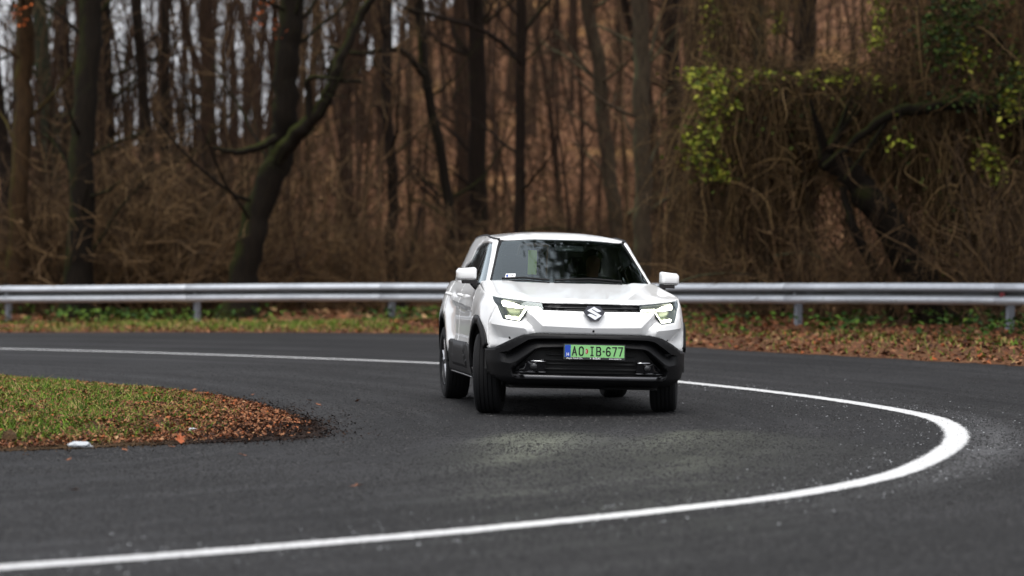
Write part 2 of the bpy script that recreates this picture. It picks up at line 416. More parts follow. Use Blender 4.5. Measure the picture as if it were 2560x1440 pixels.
# ------------------------------------------------------------------ place: road line, terrain heights
def gp(px, py, z=0.):
    X = (px - 1280) / FOC; U = (720 - py) / FOC; dy = math.cos(PITCH) + U * math.sin(PITCH); dz = -math.sin(PITCH) + U * math.cos(PITCH)
    k = (z - CAM_H) / dz; return np.array([X * k, dy * k])
LINE = catmull([(-30, -2), (-14, 5.6), (-6, 10.6), (-2.27, 13.24), (-.83, 14.44), (0, 15.25), (1.04, 16.45), (1.78, 17.5), (2.54, 19.2), (3.26, 22.0), (3.56, 24.4), (3.48, 26.25), (2.95, 28.9), (2.06, 31.76), (.75, 35), (-.89, 37.86), (-4.32, 41.31), (-7.5, 43.73), (-13, 47.2), (-22, 52), (-40, 60)], 10)
ISL = [(-5.64, 32.86), (-4.88, 32.2), (-4.06, 30.92), (-3.31, 29.77), (-2.75, 28.55), (-2.3, 27.21), (-1.93, 25.74), (-1.66, 24.53), (-1.50, 23.43), (-1.52, 22.75), (-1.75, 22.28), (-2.43, 21.86), (-2.83, 21.59), (-3.61, 21.06), (-5.2, 20.0), (-8, 17.8), (-14, 13.5), (-32, 2.0), (-60, 2.0), (-60, 62), (-40, 53.5), (-22, 44.2), (-12.5, 38.2), (-8.2, 35.2)]
OUTER = [(-40, 68), (-22, 58.7), (-13.5, 53.6), (-8.72, 50.9), (-5.21, 49.6), (-1.28, 47.2), (.72, 44.2), (2.4, 40.4), (4.1, 36.8), (5.75, 33), (7.6, 28), (8.6, 22.5), (8.3, 16.5), (6.2, 11.0), (2.0, 7.2), (-4, 3.6), (-12, -1), (-34, -12)]
def tilt(X, Y):
    P = np.stack([np.ravel(X), np.ravel(Y)], -1); d, al, sd = segdist(P, LINE, along=True); dout = np.where(sd > 0, -d, d)
    z = np.clip(.0105 * (P[:, 0] + 13.4), 0, .26) * ss(dout / 6) * ss((P[:, 1] - 24) / 9)
    return z.reshape(np.shape(X))
def vnoise(X, Y, s, seed=0):
    X = np.asarray(X) / s; Y = np.asarray(Y) / s; xi = np.floor(X).astype(int); yi = np.floor(Y).astype(int); fx = ss(X - xi); fy = ss(Y - yi)
    h = lambda a, b: (np.sin(a * 127.1 + b * 311.7 + seed * 74.7) * 43758.5453) % 1.0
    return (h(xi, yi) * (1 - fx) + h(xi + 1, yi) * fx) * (1 - fy) + (h(xi, yi + 1) * (1 - fx) + h(xi + 1, yi + 1) * fx) * fy
ROADP = [tuple(p) for p in OUTER] + [(-60, -12), (-60, 1.9)]
def jag(poly, amp, seed):
    d = np.array(densify(poly, .25, False)); n = (vnoise(d[:, 0] * 3 + d[:, 1] * 2.3, d[:, 1] * 3 - d[:, 0], .9, seed) - .5) * 2 + (vnoise(d[:, 0] * 3 + d[:, 1], d[:, 1] * 3, .25, seed + 3) - .5)
    t = np.gradient(d, axis=0); t /= np.hypot(t[:, 0], t[:, 1])[:, None] + 1e-9
    return d + np.stack([-t[:, 1], t[:, 0]], -1) * (n * amp)[:, None]
OUT_C = catmull(OUTER, 8); ISL_C = catmull(ISL[:18], 6); ISL_J = jag(ISL_C, .07, 1); OUT_J = jag(OUT_C, .07, 5)
ISL_POLY = np.vstack([catmull([(-40, 53.5), (-22, 44.2), (-12.5, 38.2), (-8.2, 35.2), (-5.64, 32.86)], 6)[:-1], ISL_J, [(-60, 2.0), (-60, 62)]])
ROAD_POLY = np.vstack([OUT_J, [(-60, -25), (-60, 2.0)], ISL_J[::-1], catmull([(-5.64, 32.86), (-8.2, 35.2), (-12.5, 38.2), (-22, 44.2), (-40, 53.5)], 6)[1:]])
def shifted(pl, k):
    t = np.gradient(pl, axis=0); t /= np.hypot(t[:, 0], t[:, 1])[:, None] + 1e-9; return pl + np.stack([-t[:, 1], t[:, 0]], -1) * k
# the asphalt runs on a little under the soil on both sides
ROAD_POLY = np.vstack([shifted(OUT_C, .35), [(-60, -25), (-60, 1.7)], shifted(ISL_C, -.3)[::-1], shifted(catmull([(-5.64, 32.86), (-8.2, 35.2), (-12.5, 38.2), (-22, 44.2), (-40, 53.5)], 6), .3)])
def height(X, Y):
    """ground height everywhere off the asphalt"""
    X = np.asarray(X, float); Y = np.asarray(Y, float); sh = X.shape; P = np.stack([X.ravel(), Y.ravel()], -1)
    z = tilt(P[:, 0], P[:, 1]); de = np.minimum(segdist(P, OUT_C), segdist(P, ISL_C))
    isl = inside(P, ISL_POLY)
    z += np.where(isl, .10 * ss(de / 1.4) + .05 * ss(de / .5) * (vnoise(P[:, 0], P[:, 1], .5, 2) - .3), .07 * ss(de / 1.2))
    A = 6.4 + 8.4 * ss((P[:, 0] + 13.5) / 14)
    far = ss((P[:, 1] - 63 + .12 * P[:, 0]) / 88)
    z += np.where(isl, 0, A * far + far ** .5 * 1.3 * (vnoise(P[:, 0], P[:, 1], 9, 4) - .5) + .22 * ss(de / 6) * (vnoise(P[:, 0], P[:, 1], 2.2, 8) - .5))
    return z.reshape(sh)

# ------------------------------------------------------------------ ground sheets
def sheet(name, poly, res, zfn, mat, grid=None, holes=(), uv=True):
    V, T = cdt(poly, res, holes=holes, gridfn=grid)
    z = zfn(V[:, 0], V[:, 1]); P = np.column_stack([V, z])
    n = np.cross(P[T[:, 1]] - P[T[:, 0]], P[T[:, 2]] - P[T[:, 0]])[:, 2]; T = np.where((n < 0)[:, None], T[:, ::-1], T)
    o = np_mesh(name, P, T, mat, smooth=True); me = o.data
    if uv:
        d, al, sd = segdist(V, LINE, along=True); l = me.uv_layers.new(name='lane'); li = np.zeros(len(me.loops), np.int32); me.loops.foreach_get('vertex_index', li)
        q = np.column_stack([al, d * sd])[li]; l.data.foreach_set('uv', q.astype(np.float32).ravel())
        bend = np.exp(-((V[:, 0] - 3.2) ** 2 + (V[:, 1] - 21.5) ** 2) / 14.0)
        a = me.attributes.new('bend', 'FLOAT', 'POINT'); a.data.foreach_set('value', bend.astype(np.float32))
    return o
gx, gy = np.meshgrid(np.arange(-16, 12, .45), np.arange(3, 56, .45)); g1 = np.column_stack([gx.ravel(), gy.ravel()])
tag(sheet('road', ROAD_POLY, .45, lambda x, y: tilt(x, y) + .004, M['asphalt'], g1), kind='structure')
# the painted line, a sheet 4 mm above the asphalt
def ribbon(pl, w, zoff):
    pl = np.asarray(pl); d = np.array(densify(pl, .15, False)); t = np.gradient(d, axis=0); t /= np.hypot(t[:, 0], t[:, 1])[:, None]; nrm = np.stack([-t[:, 1], t[:, 0]], -1)
    ks = np.linspace(-1, 1, 5); V = np.concatenate([d + nrm * k * w for k in ks]); n = len(d)
    z = tilt(V[:, 0], V[:, 1]) + zoff; Fq = [(a * n + i, a * n + i + 1, (a + 1) * n + i + 1, (a + 1) * n + i) for a in range(4) for i in range(n - 1)]
    return np.column_stack([V, z]), np.array(Fq), np.repeat(ks, n)
V, Fq, kk = ribbon(LINE, .124, .009)
o = np_mesh('road_line', V, Fq, M['line'], smooth=True); l = o.data.uv_layers.new(name='lane'); li = np.zeros(len(o.data.loops), np.int32); o.data.loops.foreach_get('vertex_index', li)
l.data.foreach_set('uv', np.column_stack([kk * 0, kk])[li].astype(np.float32).ravel()); tag(o, kind='structure')
# island of soil and verge / forest floor
gx, gy = np.meshgrid(np.arange(-9, -1, .16), np.arange(18, 36, .16)); gi = np.column_stack([gx.ravel(), gy.ravel()])
gx, gy = np.meshgrid(np.arange(-58, -9, 1.2), np.arange(3, 60, 1.2)); gi = np.vstack([gi, np.column_stack([gx.ravel(), gy.ravel()])])
tag(sheet('island_ground', ISL_POLY, .3, lambda x, y: height(x, y) + .008, M['soil'], gi, uv=False), kind='structure')
TER = np.vstack([OUT_J[::-1], [(-600, 68), (-600, 900), (600, 900), (600, -60), (-34, -60)]])
def meshg(x0, x1, y0, y1, s, seed=0):
    a, b = np.meshgrid(np.arange(x0, x1, s), np.arange(y0, y1, s)); q = np.column_stack([a.ravel(), b.ravel()]); return q + np.random.default_rng(seed).uniform(-.2, .2, q.shape) * s
gt = np.vstack([meshg(-24, 16, 30, 66, .5), meshg(-40, 36, 66, 160, 1.5), meshg(16, 36, -50, 66, 3), meshg(-36, 36, 160, 400, 14), meshg(-590, -42, 70, 880, 45), meshg(38, 590, -50, 880, 45)])
tag(sheet('ground', TER, 1.0, lambda x, y: height(x, y) + .008, M['ground'], gt, uv=False), kind='structure')

# ------------------------------------------------------------------ the car
def _nominal(pts):
    c = catmull(pts, 24)[24:]; return c, np.concatenate([[0], np.cumsum(np.hypot(*np.diff(c, axis=0).T))])
BODY, BT = _nominal([(-.25, .008), (0, 0), (.25, .008), (.45, .035), (.6, .085), (.72, .165), (.81, .27), (.865, .40), (.893, .55), (.9, .75), (.9, 1.2), (.895, 2.0), (.9, 3.0), (.9, 3.6), (.87, 3.95), (.76, 4.17), (.5, 4.26), (0, 4.275)])
GHP, GT = _nominal([(-.3, .02), (0, 0), (.3, .02), (.5, .065), (.63, .13), (.70, .21), (.735, .33), (.748, .5), (.75, 1.0), (.75, 1.6), (.74, 2.2), (.69, 2.6), (.5, 2.75), (0, 2.8)])
BW = lambda z: np.interp(z, [.1, .2, .3, .45, .6, .8, .95, 1.05, 1.12], [.80, .84, .87, .89, .895, .89, .875, .845, .80])
BF = lambda z: np.interp(z, [.1, .2, .3, .45, .62, .70, .85, .95, 1.0], [.15, .09, .03, 0, 0, .015, .05, .11, .17])
GW = lambda z: np.interp(z, [1.0, 1.07, 1.13, 1.28, 1.46, 1.5, 1.56, 1.6], [.845, .825, .80, .738, .668, .648, .61, .58])
GF = lambda z: np.interp(z, [.98, 1.07, 1.3, 1.5, 1.56, 1.62], [.93, 1.08, 1.47, 1.83, 1.96, 2.12])
GR = lambda z: np.interp(z, [1.0, 1.1, 1.5, 1.62], [4.1, 4.08, 3.75, 3.55])
def S_body(t, z):
    a = np.abs(t); s = np.sign(t); u = np.interp(a, BT, BODY[:, 0]); v = np.interp(a, BT, BODY[:, 1]); f = np.clip(1 - v / .8, 0, 1)
    return np.stack([s * u * BW(z) / .9, v + BF(z) * f, z + 0 * t], -1)
def S_cab(t, z):
    a = np.abs(t); s = np.sign(t); u = np.interp(a, GT, GHP[:, 0]); v = np.interp(a, GT, GHP[:, 1]) / 2.8
    return np.stack([s * u * GW(z) / .75, GF(z) + v * (GR(z) - GF(z)), z + 0 * t], -1)
ROLL, ZR = R(1.45), .35
def roll(P):
    P = np.asarray(P, float); u, z = P[..., 0], P[..., 2] - ZR
    return np.stack([u * math.cos(ROLL) + z * math.sin(ROLL), P[..., 1], -u * math.sin(ROLL) + z * math.cos(ROLL) + ZR], -1)
def normal(S, t, z):
    h = 4e-3; a = S(t + h, z) - S(t - h, z); b = S(t, z + h) - S(t, z - h); n = np.cross(a, b); return n / (np.linalg.norm(n, axis=-1, keepdims=True) + 1e-12)
def onsurf(S, t, z, off):
    t = np.asarray(t, float); z = np.asarray(z, float); return S(t, z) - normal(S, t, z) * np.asarray(off)[..., None]
car = tag(empty('crossover_car', (0.573 + .83 * math.sin(R(7.6)), 26.3 - .83 * math.cos(R(7.6)), .004), R(7.6)), 'white crossover car with lit headlights driving round the bend', 'car')
def panel(name, poly, mat, parent=None, S=S_body, res=.03, holes=(), cons=(), off=0.0, thick=.012, side=None, sym=False, sharp=24):
    parent = parent or car
    if sym:
        m = lambda q, cl=True: list(q) + [(-a, b) for a, b in reversed(q) if abs(a) > 1e-6]
        if sym == 'ring': holes = [m(h) for h in holes]
        else: holes = list(holes) + [[(-a, b) for a, b in reversed(h)] for h in holes]
        poly = m(poly); cons = list(cons) + [[(-a, b) for a, b in c] for c in cons]
    if side == -1:
        poly = [(-a, b) for a, b in poly]; holes = [[(-a, b) for a, b in h] for h in holes]; cons = [[(-a, b) for a, b in c] for c in cons]
    V, T = cdt(poly, res, holes, cons)
    o_ = off(np.abs(V[:, 0]), V[:, 1]) if callable(off) else np.full(len(V), off)
    n = normal(S, V[:, 0], V[:, 1]); P = S(V[:, 0], V[:, 1]) - n * o_[:, None]
    fn = np.cross(P[T[:, 1]] - P[T[:, 0]], P[T[:, 2]] - P[T[:, 0]]); flip = (fn * n[T[:, 0]]).sum(1) < 0
    T = np.where(flip[:, None], T[:, ::-1], T)
    o = obj(name, roll(P), T, mat, parent, True, sharp)
    if thick:
        md = o.modifiers.new('thickness', 'SOLIDIFY'); md.thickness = thick; md.offset = -1; md.use_rim = True
    return o
def rim_strip(mb, poly, S, o0, o1, closed=True, res=.03, mi=0):
    d = np.array(densify(poly, res, closed)); n = len(d); A = roll(onsurf(S, d[:, 0], d[:, 1], np.full(n, o0))); B = roll(onsurf(S, d[:, 0], d[:, 1], np.full(n, o1)))
    mb.add(np.vstack([A, B]), [(i, (i + 1) % n, n + (i + 1) % n, n + i) for i in range(n if closed else n - 1)], mi)
mir = lambda q: [(-a, b) for a, b in q]
def arc(cx, cz, r, a0, a1, n=26, sq=1.0):
    out = []
    for i in range(n + 1):
        a = R(a0 + (a1 - a0) * i / n); c, s_ = math.cos(a), math.sin(a); k = (abs(c) ** 3.0 + abs(s_) ** 3.0) ** (-1 / 3.0)
        k = 1 + (k - 1) * .55; out.append((cx + r * c * k, cz + r * s_ * k))
    return out
TF, TRR, WZ = 1.463, 4.163, .352            # wheel centres along the body
TEND = float(BT[-1])
# outline curves
HL = [(1.02, 1.016), (.69, .988), (.44, .963), (.43, .903), (.568, .900), (.636, .800), (.81, .818), (.897, .935), (.957, .966)]
BLACK_TOP = [(0, .704), (.50, .704), (.62, .681), (.88, .575), (1.02, .562)]
zedge = lambda t: np.interp(np.abs(t), [0, .44, .675, 1.02, 1.4, 1.75, 2.0, 3.5, 4.4, 5.4], [.966, .963, .987, 1.016, 1.045, 1.075, 1.10, 1.11, 1.11, 1.11])
trap = [(0, .97), (.7, .97), (.577, .898), (.433, .768), (0, .757), (-.433, .768), (-.577, .898), (-.7, .97)]
pod = [(.66, .97), (.64, .80), (.592, .742), (1.0, .776), (1.4, .81), (1.4, 1.1), (.66, 1.1)]
def bumper_off(t, z):
    P = np.column_stack([t, z]); d1 = np.where(inside(P, trap), 0, segdist(P, trap, True)); d2 = np.where(inside(P, pod), 0, segdist(P, pod, True))
    return np.minimum(.72 * np.minimum(d1, d2), .075) * (1 - ss((t - .93) / .10))
bumper = [(0, .897), (.43, .9025), (.569, .8985), (.637, .7985), (.812, .8165), (.899, .935), (1.018, .78), (1.018, .563)] + [(.88, .577), (.62, .683), (.50, .706), (0, .706)]
crease = [[(.577, .898), (.433, .768), (0, .757)], [(.64, .80), (.592, .742), (1.0, .776)], [(.50, .704), (.515, .76), (.60, .83)]]
fb = panel('front_bumper', bumper, M['paint'], cons=crease, off=bumper_off, sym=True, res=.022, sharp=20)
# black lower bumper
zb = lambda t: np.interp(t, [0, .48, .54, .73, .805, .9], [.663, .655, .648, .542, .528, .52]); zl = lambda t: np.interp(t, [0, .26, .475, .69, .84], [.600, .600, .588, .442, .456])
def black_off(t, z):
    r = np.where((z < zb(t)) & (z > zl(t)), .065 * np.clip((z - zl(t)) / (zb(t) - zl(t)), 0, 1), 0) * (1 - ss((t - .77) / .06))
    lowroll = .03 * ss((.33 - z) / .09)
    return r - .014 + lowroll
HOLE = [(0, .590), (.475, .578), (.545, .525), (.66, .425), (.705, .395), (.70, .352), (0, .352)]
black = [(0, .703), (.50, .703), (.62, .680), (.88, .574), (1.0, .561), (1.055, .56), (1.03, .46), (1.02, .345), (.90, .315), (.76, .250), (.61, .245), (.52, .249), (0, .246)]
ts = np.linspace(0, .83, 16)
cons = [[(t, float(zb(t)) - .002) for t in ts], [(t, float(zb(t)) + .006) for t in ts], [(t, float(zl(t))) for t in ts]]
lb = panel('lower_bumper', black, M['plastic'], holes=[HOLE], cons=cons, off=black_off, sym='ring', res=.022)
g = MB(); full = HOLE + mir([p for p in reversed(HOLE) if p[0] > 0]); rim_strip(g, full, S_body, -.012, .09)
g.build('grille_surround', M['plastic'], car)
panel('lower_grille', HOLE, M['dark'], off=.085, sym=True, res=.06, thick=0)
for zc in (.39, .435, .48, .525):
    w = .50 if zc < .43 else .40
    panel('grille_slat', [(0, zc - .007), (w, zc - .007), (w, zc + .007), (0, zc + .007)], M['dark'], off=.06, sym=True, res=.05, thick=.02)
panel('skid_strip', [(0, .350), (.62, .350), (.70, .338), (.66, .318), (0, .322)], M['satin'], off=-.022, sym=True, res=.04, thick=.02)
for s in (1, -1):
    fp = panel('fog_lamp_panel', [(.70, .358), (.545, .474), (.41, .476), (.41, .360)], M['gloss'], off=.035, side=s, res=.04)
    panel('chrome_strip', [(.408, .470), (.545, .472), (.553, .464), (.408, .462)], M['chrome'], fp, off=.020, side=s, res=.05)
    panel('satin_strip', [(.405, .372), (.69, .366), (.69, .360), (.405, .365)], M['satin'], fp, off=.022, side=s, res=.05)
    panel('fog_lamp', [(.512 + .030 * math.cos(k * math.pi / 8), .418 + .026 * math.sin(k * math.pi / 8)) for k in range(16)], M['fogglass'], fp, off=.02, side=s, res=.03)
# upper grille strip with emblem
panel('grille_strip', [(0, .965), (.438, .9625), (.428, .904), (0, .898)], M['plastic'], off=.014, sym=True, res=.04)
panel('grille_bar', [(0, .936), (.43, .938), (.43, .932), (0, .930)], M['gloss'], off=.008, sym=True, res=.05)
def flatpt(u0, z0, v0, tiltf=.30):
    """a flat plaque on the nose: (a, b, depth) to rolled car space"""
    return lambda a, b, d: tuple(roll(np.array([u0 + a, v0 + b * tiltf - d, z0 + b])))
e1 = flatpt(.011, .885, .052)
k8 = .0279 / 8 / 10 * 10 / 10                                   # metres per traced unit
kk_ = 0.000429
hexa = [((x - 815) * kk_, -(y - 350) * kk_) for x, y in [(600, 325), (690, 205), (935, 205), (1030, 330), (905, 495), (730, 495)]]
mb = MB().prism(hexa, .0, .022, e1); em = mb.build('emblem', M['emblem_plate'], car, sharp=10)
Sx = [(810, 215), (955, 300), (925, 318), (875, 320), (772, 262), (766, 276), (960, 392), (826, 478), (672, 385), (715, 360), (760, 364), (852, 408), (862, 396), (668, 295)]
smark = [((x - 815) * kk_, -(y - 350) * kk_) for x, y in Sx]
from mathutils.geometry import tessellate_polygon
def prism_tess(poly, y0, y1, fn):
    mb = MB(); tri = tessellate_polygon([[Vector((a, b, 0)) for a, b in poly]]); k = len(poly)
    V_ = [fn(a, b, y0) for a, b in poly] + [fn(a, b, y1) for a, b in poly]
    return mb.add(V_, [tuple(i + k for i in t) for t in tri] + [(i, i + k, (i + 1) % k + k, (i + 1) % k) for i in range(k)])
prism_tess(smark, .021, .030, e1).build('emblem_mark', M['chrome'], em, sharp=10)
# headlights
for s in (1, -1):
    mb = MB(); Q = HL if s == 1 else mir(HL); rim_strip(mb, Q, S_body, .004, .075)
    V_, T_ = cdt(Q, .04); P_ = roll(onsurf(S_body, V_[:, 0], V_[:, 1], np.full(len(V_), .072))); mb.add(P_, T_)
    h = mb.build('headlight', M['lamp_inner'], car)
    panel('headlight_bezel', HL, M['gloss'], h, off=.006, side=s, res=.03, thick=.01, holes=[[(1.000, 1.004), (.69, .977), (.452, .954), (.442, .911), (.575, .910), (.643, .812), (.803, .829), (.888, .943), (.950, .974)]])
    panel('headlight_lens', HL, M['lens'], h, off=.003, side=s, res=.03, thick=0)
    panel('reflector_bowl', [(.83, .925), (.66, .925), (.655, .86), (.80, .862)], M['lamp_bowl'], h, off=.055, side=s, res=.04)
    panel('light_strip', [(.868, .987), (.838, .994), (.70, .974), (.60, .941), (.63, .933), (.73, .936), (.845, .941)], M['led'], h, off=.030, side=s, res=.04)
    panel('light_strip', [(.60, .9450), (.468, .940), (.448, .926), (.450, .911), (.582, .911)], M['led'], h, off=.028, side=s, res=.04)
    panel('light_strip', [(.604, .922), (.664, .838), (.648, .826), (.586, .910)], M['led'], h, off=.030, side=s, res=.04)
    panel('light_strip', [(.808, .852), (.776, .860), (.664, .841), (.652, .821), (.688, .814), (.792, .828)], M['led'], h, off=.030, side=s, res=.04)
    panel('chrome_trim', [(1.005, 1.010), (.87, .998), (.885, .975), (.955, .972)], M['satin'], h, off=.03, side=s, res=.04)
    ld = bpy.data.lights.new('low_beam', 'SPOT'); lo = bpy.data.objects.new('low_beam', ld); col.objects.link(lo); lo.parent = car
    p0 = roll(np.array([s * .70, .07, .88])); lo.location = p0
    aim = Vector((s * .55 - .05, -6.3, 0)) - Vector(p0); lo.rotation_euler = aim.to_track_quat('-Z', 'Y').to_euler()
    ld.energy = 60; ld.color = (.93, 1, .70); ld.spot_size = R(36); ld.spot_blend = 1.0; ld.shadow_soft_size = .05
# parking sensors and camera eye
for (t, z, r) in ((.778, .664, .012), (-.778, .664, .012), (.009, .735, .010)):
    panel('parking_sensor', [(t + r * math.cos(k * math.pi / 6), z + r * .9 * math.sin(k * math.pi / 6)) for k in range(12)], M['gloss'], off=(lambda a, b: bumper_off(a, b) - .003), res=.02, thick=.01)
# hood: a height field whose rim follows the top of the nose
tt = np.linspace(0, 2.02, 90); RIM = S_body(tt, zedge(tt)); RIMF = np.vstack([RIM[:0:-1] * [-1, 1, 1], RIM])
cowl = [(-.80, 1.40), (-.74, 1.36), (-.6, 1.30), (-.3, 1.225), (0, 1.205), (.3, 1.225), (.6, 1.30), (.74, 1.36), (.80, 1.40)]
HP = [(float(a), float(b)) for a, b in RIMF[::2, :2] if b < 1.40] + [(a, b) for a, b in reversed(cowl)]
def hood_z(x, y):
    d, al, _ = segdist(np.column_stack([x, y]), RIMF[:, :2], along=True); cl = np.concatenate([[0], np.cumsum(np.hypot(*np.diff(RIMF[:, :2], axis=0).T))]); ez = np.interp(al, cl, RIMF[:, 2])
    crown = .990 + .132 * (y - .13) - .014 * (x / .8) ** 2 + .010 * ss((np.abs(x) - .50) / .06) * (1 - ss((np.abs(x) - .56) / .2)) * ss((y - .25) / .3)
    w = np.sqrt(np.clip(1 - (1 - np.clip(d / .085, 0, 1)) ** 2, 0, 1)); return ez + (crown - ez) * w
ring = lambda dd: np.array([p for p in densify([tuple(q) for q in RIMF[:, :2]], .03, False)])
tn = np.gradient(RIMF[:, :2], axis=0); tn /= np.hypot(tn[:, 0], tn[:, 1])[:, None]; nin = np.stack([-tn[:, 1], tn[:, 0]], -1)
if nin[len(nin) // 2, 1] < 0: nin = -nin
rings = [[tuple(q) for q in (RIMF[:, :2] + nin * d)[::2]] for d in (.004, .012, .025, .042, .062, .085)]
V, T = cdt(HP, .035, cons=rings); z = hood_z(V[:, 0], V[:, 1]); P = np.column_stack([V, z])
fn = np.cross(P[T[:, 1]] - P[T[:, 0]], P[T[:, 2]] - P[T[:, 0]]); T = np.where((fn[:, 2] < 0)[:, None], T[:, ::-1], T)
o = obj('hood', roll(P), T, M['paint'], car, True, 50); md = o.modifiers.new('thickness', 'SOLIDIFY'); md.thickness = .012; md.offset = -1
# front fenders, doors, rear body
def side_off(t, z):
    zc = np.interp(t, [2.0, 2.1, 3.45, 3.8], [.885, .89, .93, .95]); b = ss((t - 2.0) / .12) * (1 - ss((t - 3.45) / .35))
    door = .026 * b * ss((zc - z) / .05) * ss((z - .50) / .12)
    rr_ = np.hypot(t - TRR, z - WZ); flare = -.024 * np.exp(-((rr_ - .50) / .12) ** 2) * ss((z - .35) / .2) * (t > 3.2)
    rf = np.hypot(t - TF, z - WZ); flf = -.012 * np.exp(-((rf - .50) / .10) ** 2) * ss((z - .55) / .15) * ss((t - 1.05) / .2) * (t < 2.2)
    waist = .012 * np.exp(-((z - (zc + .055)) / .03) ** 2) * b
    return door + flare + flf + waist
def side_cons(t0, t1): return [[(t, float(np.interp(t, [2.0, 2.1, 3.45, 3.8], [.885, .89, .93, .95]))) for t in np.linspace(t0, t1, 8)]]
for s in (1, -1):
    ed = [(t, float(zedge(t)) - .001) for t in np.linspace(1.022, 2.0, 12)]
    fen = ed + [(1.997, .32)] + arc(TF, WZ, .455, 0, 153) + [(1.021, .565), (1.021, .78), (.902, .936), (.960, .967)]
    panel('fender', fen, M['paint'], off=side_off, side=s, res=.03)
    fd = panel('front_door', [(2.003, .33), (3.117, .33), (3.117, 1.11), (2.003, 1.099)], M['paint'], off=side_off, cons=side_cons(2.01, 3.11), side=s, res=.03)
    rd = panel('rear_door', [(3.121, .33), (3.71, .33)] + arc(TRR, WZ, .455, 180, 118, 10) + [(4.02, 1.11), (3.121, 1.11)], M['paint'], off=side_off, cons=side_cons(3.13, 3.8), side=s, res=.03)
    panel('quarter_panel', arc(TRR, WZ, .455, 114, 0, 16) + [(4.70, .34), (4.95, .34), (4.95, 1.11), (4.024, 1.11)], M['paint'], off=side_off, side=s, res=.035)
    panel('lower_door_cladding', [(1.93, .28), (3.70, .28), (3.64, .545), (3.45, .575), (2.35, .575), (2.0, .55)], M['plastic'], side=s, res=.04,
          cons=[[(2.25, .37), (3.3, .37), (3.2, .53), (2.4, .53), (2.25, .37)]], off=lambda t, z: np.where(inside(np.column_stack([t, z]), [(2.25, .37), (3.3, .37), (3.2, .53), (2.4, .53)]), -.026, -.012))
    panel('sill_strip', [(2.0, .268), (3.62, .268), (3.62, .280), (2.0, .280)], M['alloy'], off=-.012, side=s, res=.08)
    for tc, a0, a1 in ((TF, 2, 152), (TRR, 0, 180)):
        panel('wheel_arch_cladding', arc(tc, WZ, .485, a0, a1) + arc(tc, WZ, .412, a1, a0), M['plastic'], off=-.022, side=s, res=.035, thick=.04)
    for par, tc in ((fd, 2.86), (rd, 3.78)):
        h = MB(); P0 = onsurf(S_body, np.linspace(tc, tc + .2, 6) * s, np.full(6, .985), np.array([-.0, -.028, -.036, -.036, -.028, 0.])); h.tube(roll(P0), [.012, .015, .016, .016, .015, .012], 10); h.build('door_handle', M['paint'], par)
panel('tailgate', [(4.96, .62), (TEND, .62), (TEND, 1.11), (4.96, 1.11)], M['paint'], side=1, res=.06); panel('tailgate', [(4.96, .62), (TEND, .62), (TEND, 1.11), (4.96, 1.11)], M['paint'], side=-1, res=.06)
for s in (1, -1):
    panel('rear_bumper', [(4.60, .30), (TEND, .30), (TEND, .615), (4.62, .615)], M['plastic'], off=-.015, side=s, res=.06)
    panel('tail_lamp', [(4.72, .82), (TEND, .86), (TEND, .92), (4.68, .93)], M['reflector'], off=-.008, side=s, res=.05)
# underbody and wheel wells
mb = MB(); mb.box((0, 2.1, .27), (1.30, 3.3, .10)); mb.box((0, 2.15, .45), (.95, 3.9, .3)); mb.box((0, .42, .42), (1.25, .45, .30)); mb.box((0, 3.9, .42), (1.3, .5, .25))
mb.v = [tuple(p) for p in roll(np.array(mb.v))]; mb.build('underbody', M['dark'], car, smooth=False)
for s in (1, -1):
    for vc in (.83, 3.53):
        mb = MB(); n = 24; pr = [(.50, .44), (.875, .44)]
        A = [(s * x, vc + r * math.cos(a), WZ + r * math.sin(a)) for a in np.linspace(R(4), R(176), n) for x, r in pr]
        mb.add(roll(np.array(A)), [(2 * i, 2 * i + 1, 2 * i + 3, 2 * i + 2) for i in range(n - 1)])
        C_ = [(s * .50, vc + .46 * math.cos(a), WZ + .46 * math.sin(a)) for a in np.linspace(R(-12), R(192), 28)[:-1]]; mb.add(roll(np.array(C_)), [tuple(range(27))])
        mb.build('wheel_well', M['dark'], car)
# cabin: screen, frame, side glass, roof
RE = lambda t: np.interp(np.abs(t), [0, .32, .63, .75, 1.5, 2.2, 3.0, 3.6, 4.2], [1.524, 1.523, 1.505, 1.512, 1.548, 1.545, 1.52, 1.49, 1.48])
WSB = [(0, 1.09), (.40, 1.09), (.68, 1.085)]; WST = [(.655, 1.30), (.64, 1.495), (.33, 1.521), (0, 1.524)]
ws = [(0, 1.095), (.45, 1.095), (.705, 1.09), (.698, 1.27), (.685, 1.40), (.665, 1.497), (.33, 1.522), (0, 1.524)]
scr = panel('windscreen', ws, M['screen'], S=S_cab, off=.004, sym=True, res=.05, thick=0)
inn = [(0, 1.14), (.45, 1.14), (.645, 1.145), (.662, 1.18), (.645, 1.40), (.630, 1.462), (.60, 1.476), (.33, 1.495), (0, 1.498)]
panel('screen_border', ws, M['gloss'], scr, S=S_cab, holes=[inn], off=.010, sym='ring', res=.04, thick=0)
DLF = [(.790, 1.10), (.805, 1.40), (.835, 1.475), (1.04, 1.478), (1.30, 1.25), (1.47, 1.10)]
DLR = [(1.10, 1.476), (1.36, 1.25), (1.53, 1.10), (2.12, 1.12), (2.10, 1.27), (1.95, 1.41), (1.60, 1.462)]
DQ = [(2.17, 1.13), (2.50, 1.16), (2.40, 1.24), (2.15, 1.29)]
HOLES = [(.782, 1.09), (.797, 1.41), (.825, 1.487), (1.10, 1.487), (1.62, 1.474), (1.98, 1.42), (2.12, 1.30), (2.45, 1.26), (2.56, 1.15), (2.14, 1.10), (1.5, 1.085)]
